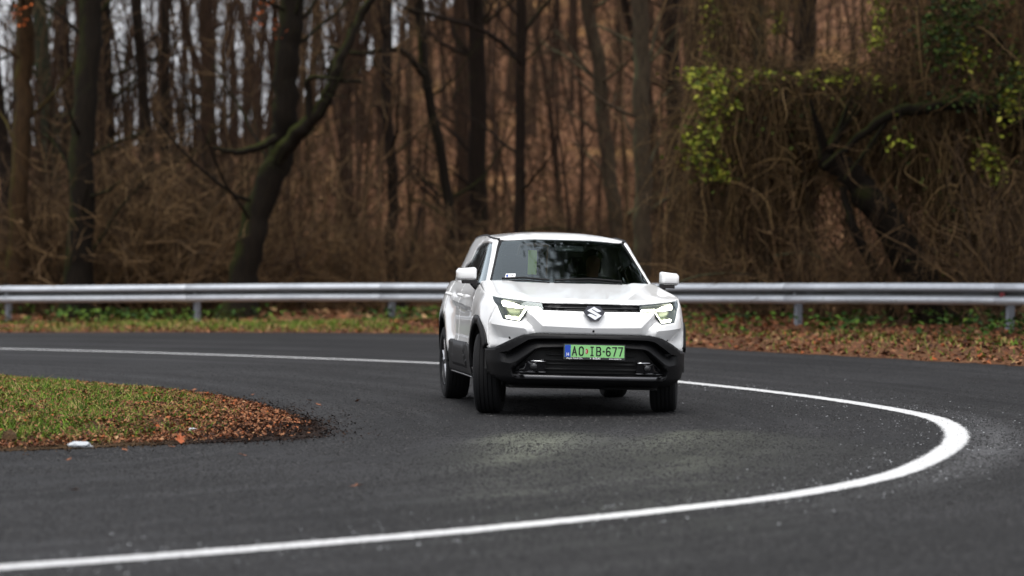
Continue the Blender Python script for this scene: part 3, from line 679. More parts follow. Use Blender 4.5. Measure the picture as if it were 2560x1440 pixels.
for s in (1, -1):
    top = [(t, float(RE(t))) for t in np.linspace(.745, 3.75, 24)]
    fr_ = [(.735, 1.085), (.730, 1.27), (.722, 1.41), (.715, 1.50)] + top + [(3.75, 1.09), (2.2, 1.075)]
    cf = panel('cabin_frame', fr_, M['paint'], S=S_cab, holes=[HOLES], side=s, res=.035, thick=.02)
    panel('gasket', [(.703, 1.085), (.740, 1.085), (.735, 1.27), (.727, 1.41), (.72, 1.50), (.742, 1.518), (.70, 1.512), (.666, 1.50), (.684, 1.41), (.695, 1.27)], M['plastic'], cf, S=S_cab, side=s, off=.006, res=.03, thick=0)
    panel('window_surround', HOLES, M['gloss'], cf, S=S_cab, holes=[DLF, DLR, DQ], side=s, off=.007, res=.035, thick=0)
    panel('side_window', DLF, M['sideglass'], S=S_cab, side=s, off=.009, res=.05, thick=0)
    panel('side_window', DLR, M['sideglass'], S=S_cab, side=s, off=.009, res=.05, thick=0)
    panel('quarter_window', DQ, M['sideglass'], S=S_cab, side=s, off=.009, res=.05, thick=0)
    # door mirror
    bm = bmesh.new(); bmesh.ops.create_cube(bm, size=1.0); me = bpy.data.meshes.new('door_mirror')
    for v in bm.verts:
        v.co.x *= .19; v.co.y *= .14; v.co.z *= .135
        if v.co.y < 0: v.co.x *= .82; v.co.z *= .84
        if v.co.x * s > 0 and v.co.z > 0: v.co.z *= .70
        if v.co.x * s > 0: v.co.y += .03
        if v.co.x * s < 0 and v.co.z < 0: v.co.z *= .92
    bmesh.ops.bevel(bm, geom=bm.edges[:], offset=.030, segments=4, affect='EDGES', profile=.5)
    for v in bm.verts: v.co = Vector(roll(np.array(v.co) + [s * .925, 1.44, 1.193]))
    for f in bm.faces: f.smooth = True
    bm.to_mesh(me); bm.free(); me.materials.append(M['paint']); mr = link('door_mirror', me, car)
    mb = MB(); mb.box((s * .90, 1.455, 1.122), (.13, .09, .035)); mb.tube([(s * .87, 1.46, 1.12), (s * .835, 1.48, 1.09), (s * .80, 1.50, 1.07)], [.034, .036, .045], 8); mb.v = [tuple(p) for p in roll(np.array(mb.v))]; mb.build('mirror_foot', M['gloss'], mr)
    mb = MB(); mb.tube(roll(np.array([(s * .845, 1.372, 1.149), (s * .92, 1.369, 1.148), (s * .985, 1.39, 1.147)])), .004, 6); mb.build('turn_signal', M['satin'], mr)
    mb = MB(); mb.box((s * .925, 1.508, 1.193), (.15, .006, .10)); mb.v = [tuple(p) for p in roll(np.array(mb.v))]; mb.build('mirror_glass', M['chrome'], mr)
tt = np.linspace(0, 3.7, 120); RR = S_cab(tt, RE(tt)); RRF = np.vstack([RR[:0:-1] * [-1, 1, 1], RR]); RRF[:, 0] *= .985
RP = [tuple(q) for q in RRF[::2, :2]]
def roof_z(x, y):
    d, al, _ = segdist(np.column_stack([x, y]), RRF[:, :2], along=True); cl = np.concatenate([[0], np.cumsum(np.hypot(*np.diff(RRF[:, :2], axis=0).T))]); ez = np.interp(al, cl, RRF[:, 2])
    crown = 1.600 - .028 * ((y - 2.75) / .9) ** 2 * (y < 2.75) - .05 * ((y - 2.75) / 1.0) ** 2 * (y >= 2.75) - .030 * (x / .55) ** 2
    w = np.sqrt(np.clip(1 - (1 - np.clip(d / .40, 0, 1)) ** 2, 0, 1)); return ez + np.maximum(crown - ez, 0) * w
tn = np.gradient(RRF[:, :2], axis=0); tn /= np.hypot(tn[:, 0], tn[:, 1])[:, None] + 1e-9; nin = np.stack([-tn[:, 1], tn[:, 0]], -1)
if nin[len(nin) // 2, 1] < 0: nin = -nin
rings = [[tuple(q) for q in (RRF[:, :2] + nin * d)[4:-4:2]] for d in (.006, .02, .045, .09)]
V, T = cdt(RP, .05, cons=rings); z = roof_z(V[:, 0], V[:, 1]); P = np.column_stack([V, z]); fn = np.cross(P[T[:, 1]] - P[T[:, 0]], P[T[:, 2]] - P[T[:, 0]]); T = np.where((fn[:, 2] < 0)[:, None], T[:, ::-1], T)
rf = obj('roof', roll(P), T, M['paint'], car, True, 50); md = rf.modifiers.new('thickness', 'SOLIDIFY'); md.thickness = .01; md.offset = -1
P2 = P - [0, 0, .03]; obj('headliner', roll(P2), T[:, ::-1], M['cabin'], car)
for s in (1, -1):
    q = (RRF[:, :2] * [1, 1]); pts = [(s * abs(p[0]) * 1.0, p[1], p[2] + .003) for p in RR[20:110:3] * [.985, 1, 1] if p[1] > 1.93]
    MB().tube(roll(np.array(pts)), .011, 6).build('roof_ditch_strip', M['plastic'], rf)
panel('rear_screen', [(3.77, 1.12), (float(GT[-1]), 1.12), (float(GT[-1]), 1.47), (3.77, 1.47)], M['sideglass'], S=S_cab, side=1, off=.003, res=.08, thick=0)
panel('rear_screen', [(3.77, 1.12), (float(GT[-1]), 1.12), (float(GT[-1]), 1.47), (3.77, 1.47)], M['sideglass'], S=S_cab, side=-1, off=.003, res=.08, thick=0)
# wipers, camera housing, sticker
for pts in ([(-.60, 1.140), (-.42, 1.152), (-.20, 1.137)], [(-.16, 1.137), (.14, 1.155), (.42, 1.138)]):
    d = np.array(densify(pts, .05, False)); w = MB(); w.tube(roll(onsurf(S_cab, d[:, 0], d[:, 1], np.full(len(d), -.022))), .010, 6)
    d2 = d + [0, -.012]; w.tube(roll(onsurf(S_cab, d2[:, 0], d2[:, 1], np.full(len(d2), -.010))), .006, 6); w.build('wiper', M['plastic'], car)
ch = panel('camera_housing', [(-.10, 1.50), (-.085, 1.447), (.20, 1.447), (.215, 1.50)], M['cabin'], S=S_cab, off=.03, res=.05)
panel('camera_window', [(-.01, 1.452)] + [(.055 + .065 * math.cos(a), 1.452 + .026 * math.sin(a)) for a in np.linspace(math.pi * .95, .05 * math.pi, 9)] + [(.12, 1.452)], M['satin'], ch, S=S_cab, off=.026, res=.04)
stk = panel('inspection_sticker', [(-.583, 1.163), (-.492, 1.168), (-.488, 1.206), (-.575, 1.203)], M['white_ink'], S=S_cab, off=.001, res=.05, thick=0)
panel('sticker_print', [(-.562 + .010 * math.cos(a), 1.184 + .012 * math.sin(a)) for a in np.linspace(0, 6.28, 13)[:-1]], M['sticker_blue'], stk, S=S_cab, off=-.001, res=.05, thick=0)
panel('sticker_print', [(-.525, 1.183), (-.508, 1.183), (-.508, 1.190), (-.525, 1.190)], M['satin'], stk, S=S_cab, off=-.001, res=.05, thick=0)
# number plate
pf = flatpt(.009, .560, -.026, .04)
fr = MB().prism([(-.266, -.068), (.266, -.068), (.266, .064), (-.266, .064)], 0, .012, pf).build('plate_frame', M['gloss'], car, smooth=False)
pl = MB().prism([(-.2555, -.049), (.258, -.049), (.258, .055), (-.2555, .055)], .010, .0135, pf).build('licence_plate', M['plate_green'], car, smooth=False)
MB().prism([(-.2545, -.048), (-.205, -.048), (-.205, .054), (-.2545, .054)], .0134, .0145, pf).build('country_band', M['plate_blue'], pl, smooth=False)
def strokes(paths, w, d0, d1, fn):
    mb = MB()
    for pth in paths:
        pth = [np.array(p, float) for p in pth]
        for a, b in zip(pth[:-1], pth[1:]):
            t = (b - a) / (np.hypot(*(b - a)) + 1e-9); n_ = np.array([-t[1], t[0]]) * w / 2; e = t * w * .42
            mb.prism([tuple(a - e - n_), tuple(b + e - n_), tuple(b + e + n_), tuple(a - e + n_)], d0, d1, fn)
    return mb
ov = lambda cx, cy, rx, ry, a0, a1, n=10: [(cx + rx * math.cos(R(a0 + (a1 - a0) * i / n)), cy + ry * math.sin(R(a0 + (a1 - a0) * i / n))) for i in range(n + 1)]
ku = .52 / 1185; X_ = lambda x: (x - 817) * ku
gl = {'A': [[(-.9, -1), (0, 1), (.9, -1)], [(-.5, -.35), (.5, -.35)]], 'O': [[(-.9, -.5), (-.9, .5)] + ov(0, .5, .9, .5, 180, 0, 8) + [(.9, -.5)] + ov(0, -.5, .9, .5, 0, -180, 8)],
      'I': [[(-.75, 1), (.75, 1)], [(-.75, -1), (.75, -1)], [(0, -1), (0, 1)]], 'B': [[(-.8, -1), (-.8, 1), (.3, 1)] + ov(.3, .5, .55, .47, 80, -80, 6) + [(-.7, .05)], [(.35, .05)] + ov(.3, -.5, .65, .5, 75, -85, 6) + [(-.8, -1)]],
      '-': [[(-.25, 0), (.25, 0)]], '6': [[(.7, .75)] + ov(0, .45, .85, .55, 30, 180, 7) + [(-.85, -.45)] + ov(0, -.45, .85, .55, 180, 540, 14)], '7': [[(-.85, 1), (.85, 1), (-.2, -1)]], 'H': [[(-.8, -1), (-.8, 1)], [(.8, -1), (.8, 1)], [(-.8, 0), (.8, 0)]]}
for chx, x, hw in (('A', 425, 44), ('O', 558, 42), ('I', 770, 30), ('B', 898, 44), ('-', 1000, 34), ('6', 1092, 42), ('7', 1212, 44), ('7', 1330, 44)):
    pth = [[(X_(x) + a * hw * ku, .003 + b * .0355) for a, b in p] for p in gl[chx]]
    strokes(pth, .0105 if chx != '-' else .013, .0133, .0155, pf).build('plate_character', M['ink'], pl, smooth=False)
strokes([[(-.2295 + a * .010, -.025 + b * .012) for a, b in p] for p in gl['H']], .0048, .0144, .0155, pf).build('plate_character', M['white_ink'], pl, smooth=False)
cx = X_(664); MB().prism([(cx - .012, .014), (cx, .026), (cx + .012, .014), (cx + .012, -.010), (cx, -.024), (cx - .012, -.010)], .0133, .0148, pf).build('plate_crest', M['red_ink'], pl, smooth=False)
mb = MB()
for q in (.010, .0, -.010): mb.prism([(cx - .0105, q - .002), (cx - .001, q - .002), (cx - .001, q + .002), (cx - .0105, q + .002)], .0147, .0153, pf)
mb.build('crest_stripes', M['white_ink'], pl, smooth=False)
def text(body, x, y, size, fn, mat, parent, name, bold=0):
    cu = bpy.data.curves.new(name, 'FONT'); cu.body = body; cu.size = size; cu.align_x = 'CENTER'; cu.offset = bold; ob = bpy.data.objects.new(name, cu); col.objects.link(ob)
    me = bpy.data.meshes.new_from_object(ob.evaluated_get(bpy.context.evaluated_depsgraph_get())); bpy.data.objects.remove(ob)
    for v in me.vertices: v.co = Vector(fn(x + v.co.x, y + v.co.y, .0128))
    me.materials.clear(); me.materials.append(mat); return link(name, me, parent)
text('Magyar Suzuki Zrt.', -.170, -.0635, .0185, pf, M['white_ink'], fr, 'frame_lettering', .0002)
text('SUZUKI', .020, -.0635, .0195, pf, M['white_ink'], fr, 'frame_lettering', .0006)
text('www.suzuki.hu', .180, -.0635, .0175, pf, M['white_ink'], fr, 'frame_lettering', .0002)
prism_tess([(a * .10 - .033, b * .10 - .0575) for a, b in smark], .0118, .0130, pf).build('frame_mark', M['white_ink'], fr)
# wheels
def wheel(s, vc, steer):
    mb = MB(); Rr, w = .352, .225; h = w / 2
    prof = [(-h + .010, .235), (-h - .004, .26), (-h - .006, .30), (-h + .004, .333), (-h + .022, .347)]
    for i, g in enumerate((-.055, -.018, .018, .055)):
        prof += [(g - .005, Rr), (g - .004, Rr - .009), (g + .004, Rr - .009), (g + .005, Rr)]
    prof += [(h - .022, .347), (h - .004, .333), (h + .006, .30), (h + .004, .26), (h - .010, .235), (0, .225)]
    mb.lathe(prof, 64, closed=True); P0 = Vector((s * .775, vc, WZ)); mat_ = Matrix.Translation(P0) @ Matrix.Rotation(steer, 4, 'Z')
    def place(m_): m_.v = [tuple(mat_ @ Vector(p)) for p in m_.v]; return m_
    tb = place(mb)
    hub = place(MB().lathe([(s * .02, .001), (s * .05, .03), (s * .075, .05), (s * .06, .07), (s * .05, .085), (s * -.08, .09)], 24))
    wh = hub.build('wheel', M['alloy_dark'], car)
    tb.build('tyre', M['tyre'], wh, sharp=25)
    rim = MB(); rim.lathe([(-h + .01, .225), (-h + .02, .236), (s * 0, .20), (h - .02, .236), (h - .008, .233), (h - .012, .222), (s * .02, .19), (-h + .01, .215)], 48)
    place(rim).build('rim', M['alloy_dark'], wh)
    disc = MB().lathe([(s * -.02, .05), (s * -.02, .15), (s * -.035, .15), (s * -.035, .05)], 32); place(disc).build('brake_disc', M['satin'], wh)
    for k in range(5):
        a = 2 * math.pi * k / 5 + .3; sp = MB()
        for da in (-.17, .17):
            p = [(s * .085, r * math.cos(a + da * q), r * math.sin(a + da * q)) for r, q in ((.04, .6), (.13, .9), (.222, 1.15))]
            sp.tube(p, [.020, .016, .017], 6)
        place(sp).build('spoke', M['alloy'], wh)
wheel(-1, .83, R(-13)); wheel(1, .83, R(-12)); wheel(-1, 3.53, 0); wheel(1, 3.53, 0)
# cabin fittings
def rolled(mb): mb.v = [tuple(p) for p in roll(np.array(mb.v))]; return mb
mb = MB(); mb.box((0, 2.6, .42), (1.45, 2.9, .04)); mb.box((0, 1.45, 1.0), (1.42, .55, .16)); mb.box((0, 1.68, .9), (1.40, .2, .3)); mb.box((.0, 3.75, .8), (1.4, .06, .7)); mb.box((0, 2.3, .62), (.26, 1.2, .36))
for s in (1, -1): mb.box((s * .745, 2.55, .74), (.06, 2.5, .62))
rolled(mb).build('cabin_tub', M['cabin'], car, smooth=False)
dash = MB(); dash.tube([(-.68, 1.56, 1.07), (-.3, 1.53, 1.085), (.3, 1.53, 1.09), (.68, 1.56, 1.075)], [.05, .06, .065, .05], 12); dash.box((.02, 1.60, 1.13), (.62, .03, .10)); rolled(dash).build('dashboard', M['cabin'], car)
st = MB(); c0 = Vector((.36, 1.78, 1.02)); n0 = Matrix.Rotation(R(-65), 3, 'X')
st.tube([c0 + n0 @ Vector((.18 * math.cos(a), .18 * math.sin(a), 0)) for a in np.linspace(0, 2 * math.pi, 29)], .014, 8, cap=False); st.box(tuple(c0), (.13, .06, .09)); st.box(tuple(c0), (.33, .025, .03)); rolled(st).build('steering_wheel', M['plastic'], car)
for u0, v0 in ((-.36, 2.3), (.36, 2.3), (-.38, 3.2), (.38, 3.2)):
    mb = MB(); mb.tube([(u0, v0 - .35, .60), (u0, v0 + .05, .58)], [.24, .25], 12); bt = [(u0, v0 + .10, .62), (u0, v0 + .18, .85), (u0, v0 + .24, 1.08), (u0, v0 + .26, 1.17)]
    mb.tube(bt, [.22, .235, .22, .15], 14)
    sx = np.array(mb.v); mb.v = [tuple(p) for p in sx]; seat = rolled(mb).build('seat', M['seat'], car)
    hr = MB(); hr.tube([(u0 - .11, v0 + .27, 1.285), (u0 - .05, v0 + .27, 1.29), (u0 + .05, v0 + .27, 1.29), (u0 + .11, v0 + .27, 1.285)], [.06, .085, .085, .06], 10); hr.tube([(u0, v0 + .27, 1.14), (u0, v0 + .27, 1.22)], .02, 6); rolled(hr).build('headrest', M['seat'], seat)

# the driver: one continuous skinned body with hair as a child
def skin_person():
    J = {}; E_ = []; Rd = {}
    def j(n, p, r, par=None):
        J[n] = p; Rd[n] = r
        if par: E_.append((par, n))
    j('pelvis', (.36, 2.28, .70), .15); j('belly', (.36, 2.32, .85), .14, 'pelvis'); j('chest', (.36, 2.36, 1.03), .15, 'belly'); j('neck0', (.36, 2.36, 1.16), .06, 'chest'); j('neck1', (.36, 2.345, 1.225), .055, 'neck0'); j('head', (.36, 2.33, 1.29), .078, 'neck1'); j('head2', (.36, 2.335, 1.35), .085, 'head'); j('head3', (.36, 2.345, 1.395), .06, 'head2')
    j('nose', (.36, 2.232, 1.325), .012, 'head2')
    for s, n in ((1, 'l'), (-1, 'r')):
        j(n + 'sh', (.36 + s * .18, 2.35, 1.10), .065, 'chest'); j(n + 'el', (.36 + s * .25, 2.12, .92), .045, n + 'sh'); j(n + 'wr', (.36 + s * .19, 1.88, 1.00), .030, n + 'el'); j(n + 'hd', (.36 + s * .18, 1.81, 1.03), .030, n + 'wr')
        for k in range(4):
            zz = 1.055 - k * .02; j(n + 'f%d' % k, (.36 + s * (.176 + .004 * k), 1.765, zz), .009, n + 'hd'); j(n + 'g%d' % k, (.36 + s * .155, 1.755, zz), .008, n + 'f%d' % k)
        j(n + 'th', (.36 + s * .15, 1.79, 1.06), .010, n + 'hd')
        j(n + 'hip', (.36 + s * .10, 2.25, .68), .09, 'pelvis'); j(n + 'kn', (.36 + s * .14, 1.86, .72), .06, n + 'hip'); j(n + 'an', (.36 + s * .12, 1.62, .50), .04, n + 'kn'); j(n + 'ft', (.36 + s * .12, 1.50, .50), .035, n + 'an')
    nm = list(J); me = bpy.data.meshes.new('person'); me.from_pydata([tuple(roll(np.array(J[k]))) for k in nm], [(nm.index(a), nm.index(b)) for a, b in E_], [])
    o = link('person', me); o.matrix_world = car.matrix_basis
    o.modifiers.new('skin', 'SKIN')
    for i, k in enumerate(nm): me.skin_vertices[0].data[i].radius = (Rd[k], Rd[k])
    me.skin_vertices[0].data[0].use_root = True
    sb = o.modifiers.new('smooth', 'SUBSURF'); sb.levels = 1; sb.render_levels = 1
    dg = bpy.context.evaluated_depsgraph_get(); m2 = bpy.data.meshes.new_from_object(o.evaluated_get(dg)); bpy.data.objects.remove(o)
    m2.name = 'person'; m2.materials.clear(); m2.materials.append(M['jacket']); m2.materials.append(M['skin'])
    for p in m2.polygons:
        c = p.center; p.use_smooth = True
        p.material_index = 1 if (c.z > 1.185 and c.y > 2.1) or c.y < 1.87 and c.z > .9 else 0
    o = link('person', m2); o.location = car.location; o.rotation_euler = car.rotation_euler
    hb = bmesh.new(); bmesh.ops.create_uvsphere(hb, u_segments=16, v_segments=10, radius=1); bmesh.ops.delete(hb, geom=[v for v in hb.verts if v.co.z < -.1 and v.co.y < .3 or v.co.z < -.6 or v.co.y < -.75], context='VERTS')
    hm = bpy.data.meshes.new('hair')
    for v in hb.verts: v.co = Vector(roll(np.array([.36 + v.co.x * .10, 2.355 + v.co.y * .105, 1.365 + v.co.z * .082])))
    hb.to_mesh(hm); hb.free(); hm.materials.append(M['hair']); link('hair', hm, o)
    return o
tag(skin_person(), 'person in a dark jacket sitting at the steering wheel inside the white car', 'person')
sv = MB(); sv.prism([(-.040, -.11), (.040, -.11), (.040, .11), (-.040, .11)], 0, .012, lambda a, b, d: tuple(roll(np.array([-.285 + a, 1.82 - d, 1.310 + b]))))
sv = sv.build('reflective_strip', M['hivis'], None, smooth=False); sv.location = car.location; sv.rotation_euler = car.rotation_euler
tag(sv, 'yellow green strip hanging upright behind the windscreen of the car', 'strip')

# ------------------------------------------------------------------ guardrail
def at(px, py, d): return np.array([(px - 1280) / FOC * d, d, CAM_H + (634 - py) / FOC * d])
RP_ = [(-28.5, 65.9), (-24.7, 64.1), (-20.9, 62.25), (-17.1, 60.4), (-13.33, 58.45), (-9.57, 56.55), (-5.80, 54.65), (-2.15, 52.5), (1.30, 49.6), (4.38, 46.2), (7.10, 42.8), (9.45, 39.4), (11.4, 35.8), (12.9, 32.0)]
RP_ = np.array(RP_); RC = catmull(RP_, 16); RCL = np.concatenate([[0], np.cumsum(np.hypot(*np.diff(RC, axis=0).T))])
railz = lambda X: .75 + np.clip(.0105 * (X + 13.4), 0, .26)
PROF = [(0, .155), (.018, .153), (.066, .132), (.092, .108), (.098, .085), (.092, .064), (.044, .030), (.008, .012), (0, 0), (.008, -.012), (.044, -.030), (.092, -.064), (.098, -.085), (.092, -.108), (.066, -.132), (.018, -.153), (0, -.155)]
gr = tag(empty('guardrail', (float(RP_[7][0]), float(RP_[7][1]), .1)), 'galvanised steel crash barrier along the outside of the bend', 'guardrail')
def rail_frame(s):
    p = np.array([np.interp(s, RCL, RC[:, 0]), np.interp(s, RCL, RC[:, 1])]); q = np.array([np.interp(s + .05, RCL, RC[:, 0]), np.interp(s + .05, RCL, RC[:, 1])]) - np.array([np.interp(s - .05, RCL, RC[:, 0]), np.interp(s - .05, RCL, RC[:, 1])])
    t = q / np.hypot(*q); return p, t, np.array([t[1], -t[0]])          # normal towards the road
G0 = np.array(gr.location)
for i in range(len(RP_) - 1):
    s0, s1 = RCL[i * 16] - (.16 if i else 0), RCL[(i + 1) * 16] + .16; V = []; Fq = []; ns = 9
    for j, s in enumerate(np.linspace(s0, s1, ns)):
        p, t, n = rail_frame(np.clip(s, 0, RCL[-1])); sag = .012 * math.sin(i * 2.1 + j * .3)
        for d_, z_ in PROF:
            q = p + n * (d_ + .007 * (1 - j / (ns - 1)) + sag); V.append((q[0] - G0[0], q[1] - G0[1], float(railz(p[0])) - .155 + z_ + sag * .6 - G0[2]))
    k = len(PROF); Fq = [(j * k + a, j * k + a + 1, (j + 1) * k + a + 1, (j + 1) * k + a) for j in range(ns - 1) for a in range(k - 1)]
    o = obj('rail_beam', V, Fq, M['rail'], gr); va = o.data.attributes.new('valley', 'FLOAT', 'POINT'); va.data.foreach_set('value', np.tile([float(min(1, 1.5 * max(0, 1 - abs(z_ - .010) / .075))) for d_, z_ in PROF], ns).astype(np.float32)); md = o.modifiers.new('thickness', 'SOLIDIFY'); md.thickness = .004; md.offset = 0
post_me = None
for i in range(len(RP_)):
    p, t, n = rail_frame(np.clip(RCL[min(i * 16, len(RCL) - 1)], 0.06, RCL[-1] - .06))
    if post_me is None:
        mb = MB(); mb.box((0, -.10, -.49), (.006, .12, 1.30)); mb.box((.030, -.157, -.49), (.054, .006, 1.30)); mb.box((.030, -.043, -.49), (.054, .006, 1.30)); mb.box((.058, -.146, -.49), (.006, .016, 1.3)); mb.box((.058, -.054, -.49), (.006, .016, 1.3))
        po = mb.build('post', M['post'], gr, smooth=False); post_me = po.data
        mb = MB(); mb.box((0, -.018, -.02), (.10, .040, .22)); sp = mb.build('spacer', M['post'], po, smooth=False)
        mb = MB(); mb.tube([(0, .0, 0), (0, .016, 0)], .020, 8); bo = mb.build('bolt', M['rail'], po)
    else:
        po = po.copy(); col.objects.link(po); sp = sp.copy(); col.objects.link(sp); sp.parent = po; bo = bo.copy(); col.objects.link(bo); bo.parent = po
    po.location = (p[0] - G0[0], p[1] - G0[1], float(railz(p[0])) - .155 - G0[2]); po.rotation_euler = (rnd.uniform(-.02, .02), rnd.uniform(-.03, .03), math.atan2(t[1], t[0]) + math.pi)
p, t, n = rail_frame(RCL[10 * 16] - .05); mb = MB(); c = np.array([p[0] + n[0] * .05 - G0[0], p[1] + n[1] * .05 - G0[1], float(railz(p[0])) - .155 - G0[2]]); mb.box(c, (.07, .05, .07)); o = mb.build('reflector', M['reflector'], gr, smooth=False)

# ------------------------------------------------------------------ trees
class Tubes:
    """many tapered tubes gathered into one mesh"""
    def __init__(s): s.V = []; s.F = []; s.n = 0
    def add(s, P, r, k):
        P = np.asarray(P, float); m = len(P); d = np.gradient(P, axis=0); d /= np.linalg.norm(d, axis=1)[:, None] + 1e-9
        ref = np.array([0, 0, 1.]) if abs(d[0, 2]) < .8 else np.array([1., 0, 0]); a = np.cross(d, ref); a /= np.linalg.norm(a, axis=1)[:, None] + 1e-9; b = np.cross(d, a)
        an = np.arange(k) * 2 * math.pi / k; r = np.broadcast_to(np.asarray(r, float), (m,))
        V = P[:, None, :] + (a[:, None, :] * np.cos(an)[None, :, None] + b[:, None, :] * np.sin(an)[None, :, None]) * r[:, None, None]
        i = np.arange(m - 1)[:, None] * k; j = np.arange(k)[None, :]; j2 = (j + 1) % k
        s.F.append((np.stack([i + j, i + j2, i + k + j2, i + k + j], -1).reshape(-1, 4)) + s.n); s.V.append(V.reshape(-1, 3)); s.n += m * k
    def build(s, name, mat, parent=None):
        return np_mesh(name, np.vstack(s.V), np.vstack(s.F), mat, parent, smooth=True)
def wander(g, p, d, L, n, up=.0, jit=.25):
    pts = [np.array(p, float)]; d = np.array(d, float) / np.linalg.norm(d)
    for i in range(n):
        d = d + g.normal(0, jit, 3) / n ** .5 + [0, 0, up / n]; d /= np.linalg.norm(d); pts.append(pts[-1] + d * L / n)
    return np.array(pts), d
def twigs(T, g, P, r0, L, depth, dens):
    """side twigs along a limb, recursively"""
    if depth == 0: return
    m = max(2, int(dens * L))
    for _ in range(m):
        f = g.uniform(.2, 1); i = min(int(f * (len(P) - 1)), len(P) - 2); q = P[i] + (P[i + 1] - P[i]) * (f * (len(P) - 1) - i)
        d0 = P[i + 1] - P[i]; d0 /= np.linalg.norm(d0) + 1e-9; d = d0 * .7 + g.normal(0, .75, 3) + [0, 0, .15]
        l2 = L * g.uniform(.28, .6); q2, _d = wander(g, q, d, l2, 3, .25, .45); r2 = max(r0 * (1 - .7 * f) * .5, .0045)
        T.add(q2, np.linspace(r2, r2 * .4, 4), 3); twigs(T, g, q2, r2, l2, depth - 1, dens * 1.2)
def make_tree(name, base, trunk, rad, mat, seed, limbs=(), nb=30, first=1.2, twig=2, dens=3.2, blen=2.2, leaves=None):
    """trunk and limbs are world paths; returns the thing (an empty) with trunk and branches"""
    g = np.random.default_rng(seed); e = empty(name, tuple(base)); base = np.array(base); T = Tubes(); B = Tubes()
    tr = catmull(np.array(trunk) - base, 5); tr[1:-1] += g.normal(0, rad[0] * .10, (len(tr) - 2, 3)) * [1, 1, 0]
    rr = np.interp(np.linspace(0, 1, len(tr)), np.linspace(0, 1, len(rad)), rad); rr = rr * (1 + .8 * np.exp(-np.arange(len(tr)) * .9)) if rad[0] < 1 else rr
    T.add(tr, rr, 10); tb = T
    for lp, lr in limbs:
        q = catmull(np.array(lp) - base, 5); q[1:] += g.normal(0, lr[0] * .12, (len(q) - 1, 3)); T.add(q, np.interp(np.linspace(0, 1, len(q)), np.linspace(0, 1, len(lr)), lr), 8); twigs(B, g, q, lr[-1] * .8, min(2.2, np.linalg.norm(q[-1] - q[0])), 2, dens)
    zt_ = tr[-1, 2]
    for _ in range(nb):
        z = first + (zt_ - first) * g.uniform(0, 1) ** .8
        i = int(np.clip(np.searchsorted(tr[:, 2], z) - 1, 0, len(tr) - 2)); q = tr[i]; r = rr[i] * g.uniform(.18, .38); a = g.uniform(0, 2 * math.pi); L = blen * g.uniform(.5, 1.25) * (1 - .45 * z / zt_)
        P, _d = wander(g, q, [math.cos(a), math.sin(a), g.uniform(.2, 1.0)], L, 5, .35, .3); r = np.clip(r, .010, .042); B.add(P, np.linspace(r, r * .35, 6), 4); twigs(B, g, P, r * .6, L, twig, dens)
    top = tr[-1]
    for _ in range(5):
        P, _d = wander(g, top, [g.normal(0, .5), g.normal(0, .5), 1], blen * 1.4, 5, .4, .3); B.add(P, np.linspace(rr[-1] * .6, .012, 6), 4); twigs(B, g, P, .02, blen * 1.3, twig, dens)
    T.build('trunk', mat, e); br = B.build('crown', mat, e)
    return e
def leaf_quads(P, size, g, flat_=.5, droop=0):
    """small bent leaves: two triangles sharing a midrib, as quads folded on the diagonal"""
    n = len(P); a = g.uniform(0, 2 * math.pi, n); up = np.column_stack([g.normal(0, flat_, n), g.normal(0, flat_, n), np.ones(n)]); up /= np.linalg.norm(up, axis=1)[:, None]
    t = np.column_stack([np.cos(a), np.sin(a), g.normal(0, .3, n)]); t -= up * (t * up).sum(1)[:, None]; t /= np.linalg.norm(t, axis=1)[:, None]; b = np.cross(up, t); s = np.asarray(size)[:, None] * .5
    k = g.uniform(.1, .5, n)[:, None]
    V = np.stack([P - t * s, P + b * s * .62 + up * s * k, P + t * s, P - b * s * .62 + up * s * k], 1).reshape(-1, 3)
    i = np.arange(n) * 4; F = np.vstack([np.column_stack([i, i + 1, i + 2]), np.column_stack([i, i + 2, i + 3])]); return V, F
def scatter_leaves(name, P, size, mat, g, parent=None, flat_=.5):
    V, F = leaf_quads(P, size, g, flat_); return np_mesh(name, V, F, mat, parent)
def px_tree(name, label, group, path, w, d, mat, seed, limbs=(), ext=True, **k):
    P = np.array([at(x, y, d) for x, y in path]); gz = float(height(P[0, 0], P[0, 1])) - .1
    if P[0, 2] > gz - .02: P = np.vstack([P[0] * [1, 1, 0] + [0, 0, gz], P]) if P[0, 2] > gz + .4 else np.vstack([P[0] * [1, 1, 0] + [0, 0, gz], P[1:]])
    else: P[0, 2] = gz
    g = np.random.default_rng(seed); dirn = P[-1] - P[-2]; dirn /= np.linalg.norm(dirn); top = max(0, 15 - P[-1, 2])
    for q in (.35, .7, 1.0) if ext else (): P = np.vstack([P, P[-1] + (dirn * .7 + np.array([g.normal(0, .06), g.normal(0, .1), .4])) * top * .34])
    P[1:, 1] += np.cumsum(g.normal(0, .12, len(P) - 1)); P[0, 2] = gz
    r = w / FOC * d / 2; n = len(P); rr = np.interp(np.arange(n), [0, n - 4, n - 1], [r * 1.12, r * .88, r * .30]) if ext else np.linspace(r * 1.15, r * .55, n)
    L = [([at(x, y, d + dy) for x, y, dy in lp], [a / FOC * d / 2 for a in lw]) for lp, lw in limbs]
    e = make_tree(name, P[0] - [0, 0, -.1 + .1], P, rr, M[mat], seed, L, **k); return tag(e, label, 'tree', group)
G_ = 'trees of the first row behind the crash barrier'
px_tree('bare_tree', 'dark crooked tree leaning out of the left edge of the picture', G_, [(45, 800), (24, 560), (2, 380), (-30, 100), (-50, -100)], 36, 61, 'bark', 101)
ochre = px_tree('bare_tree', 'ochre barked mossy trunk, first tall one from the left edge', G_, [(38, 800), (46, 500), (58, 200), (70, 0), (78, -200)], 44, 59, 'bark_ochre', 102, nb=30)
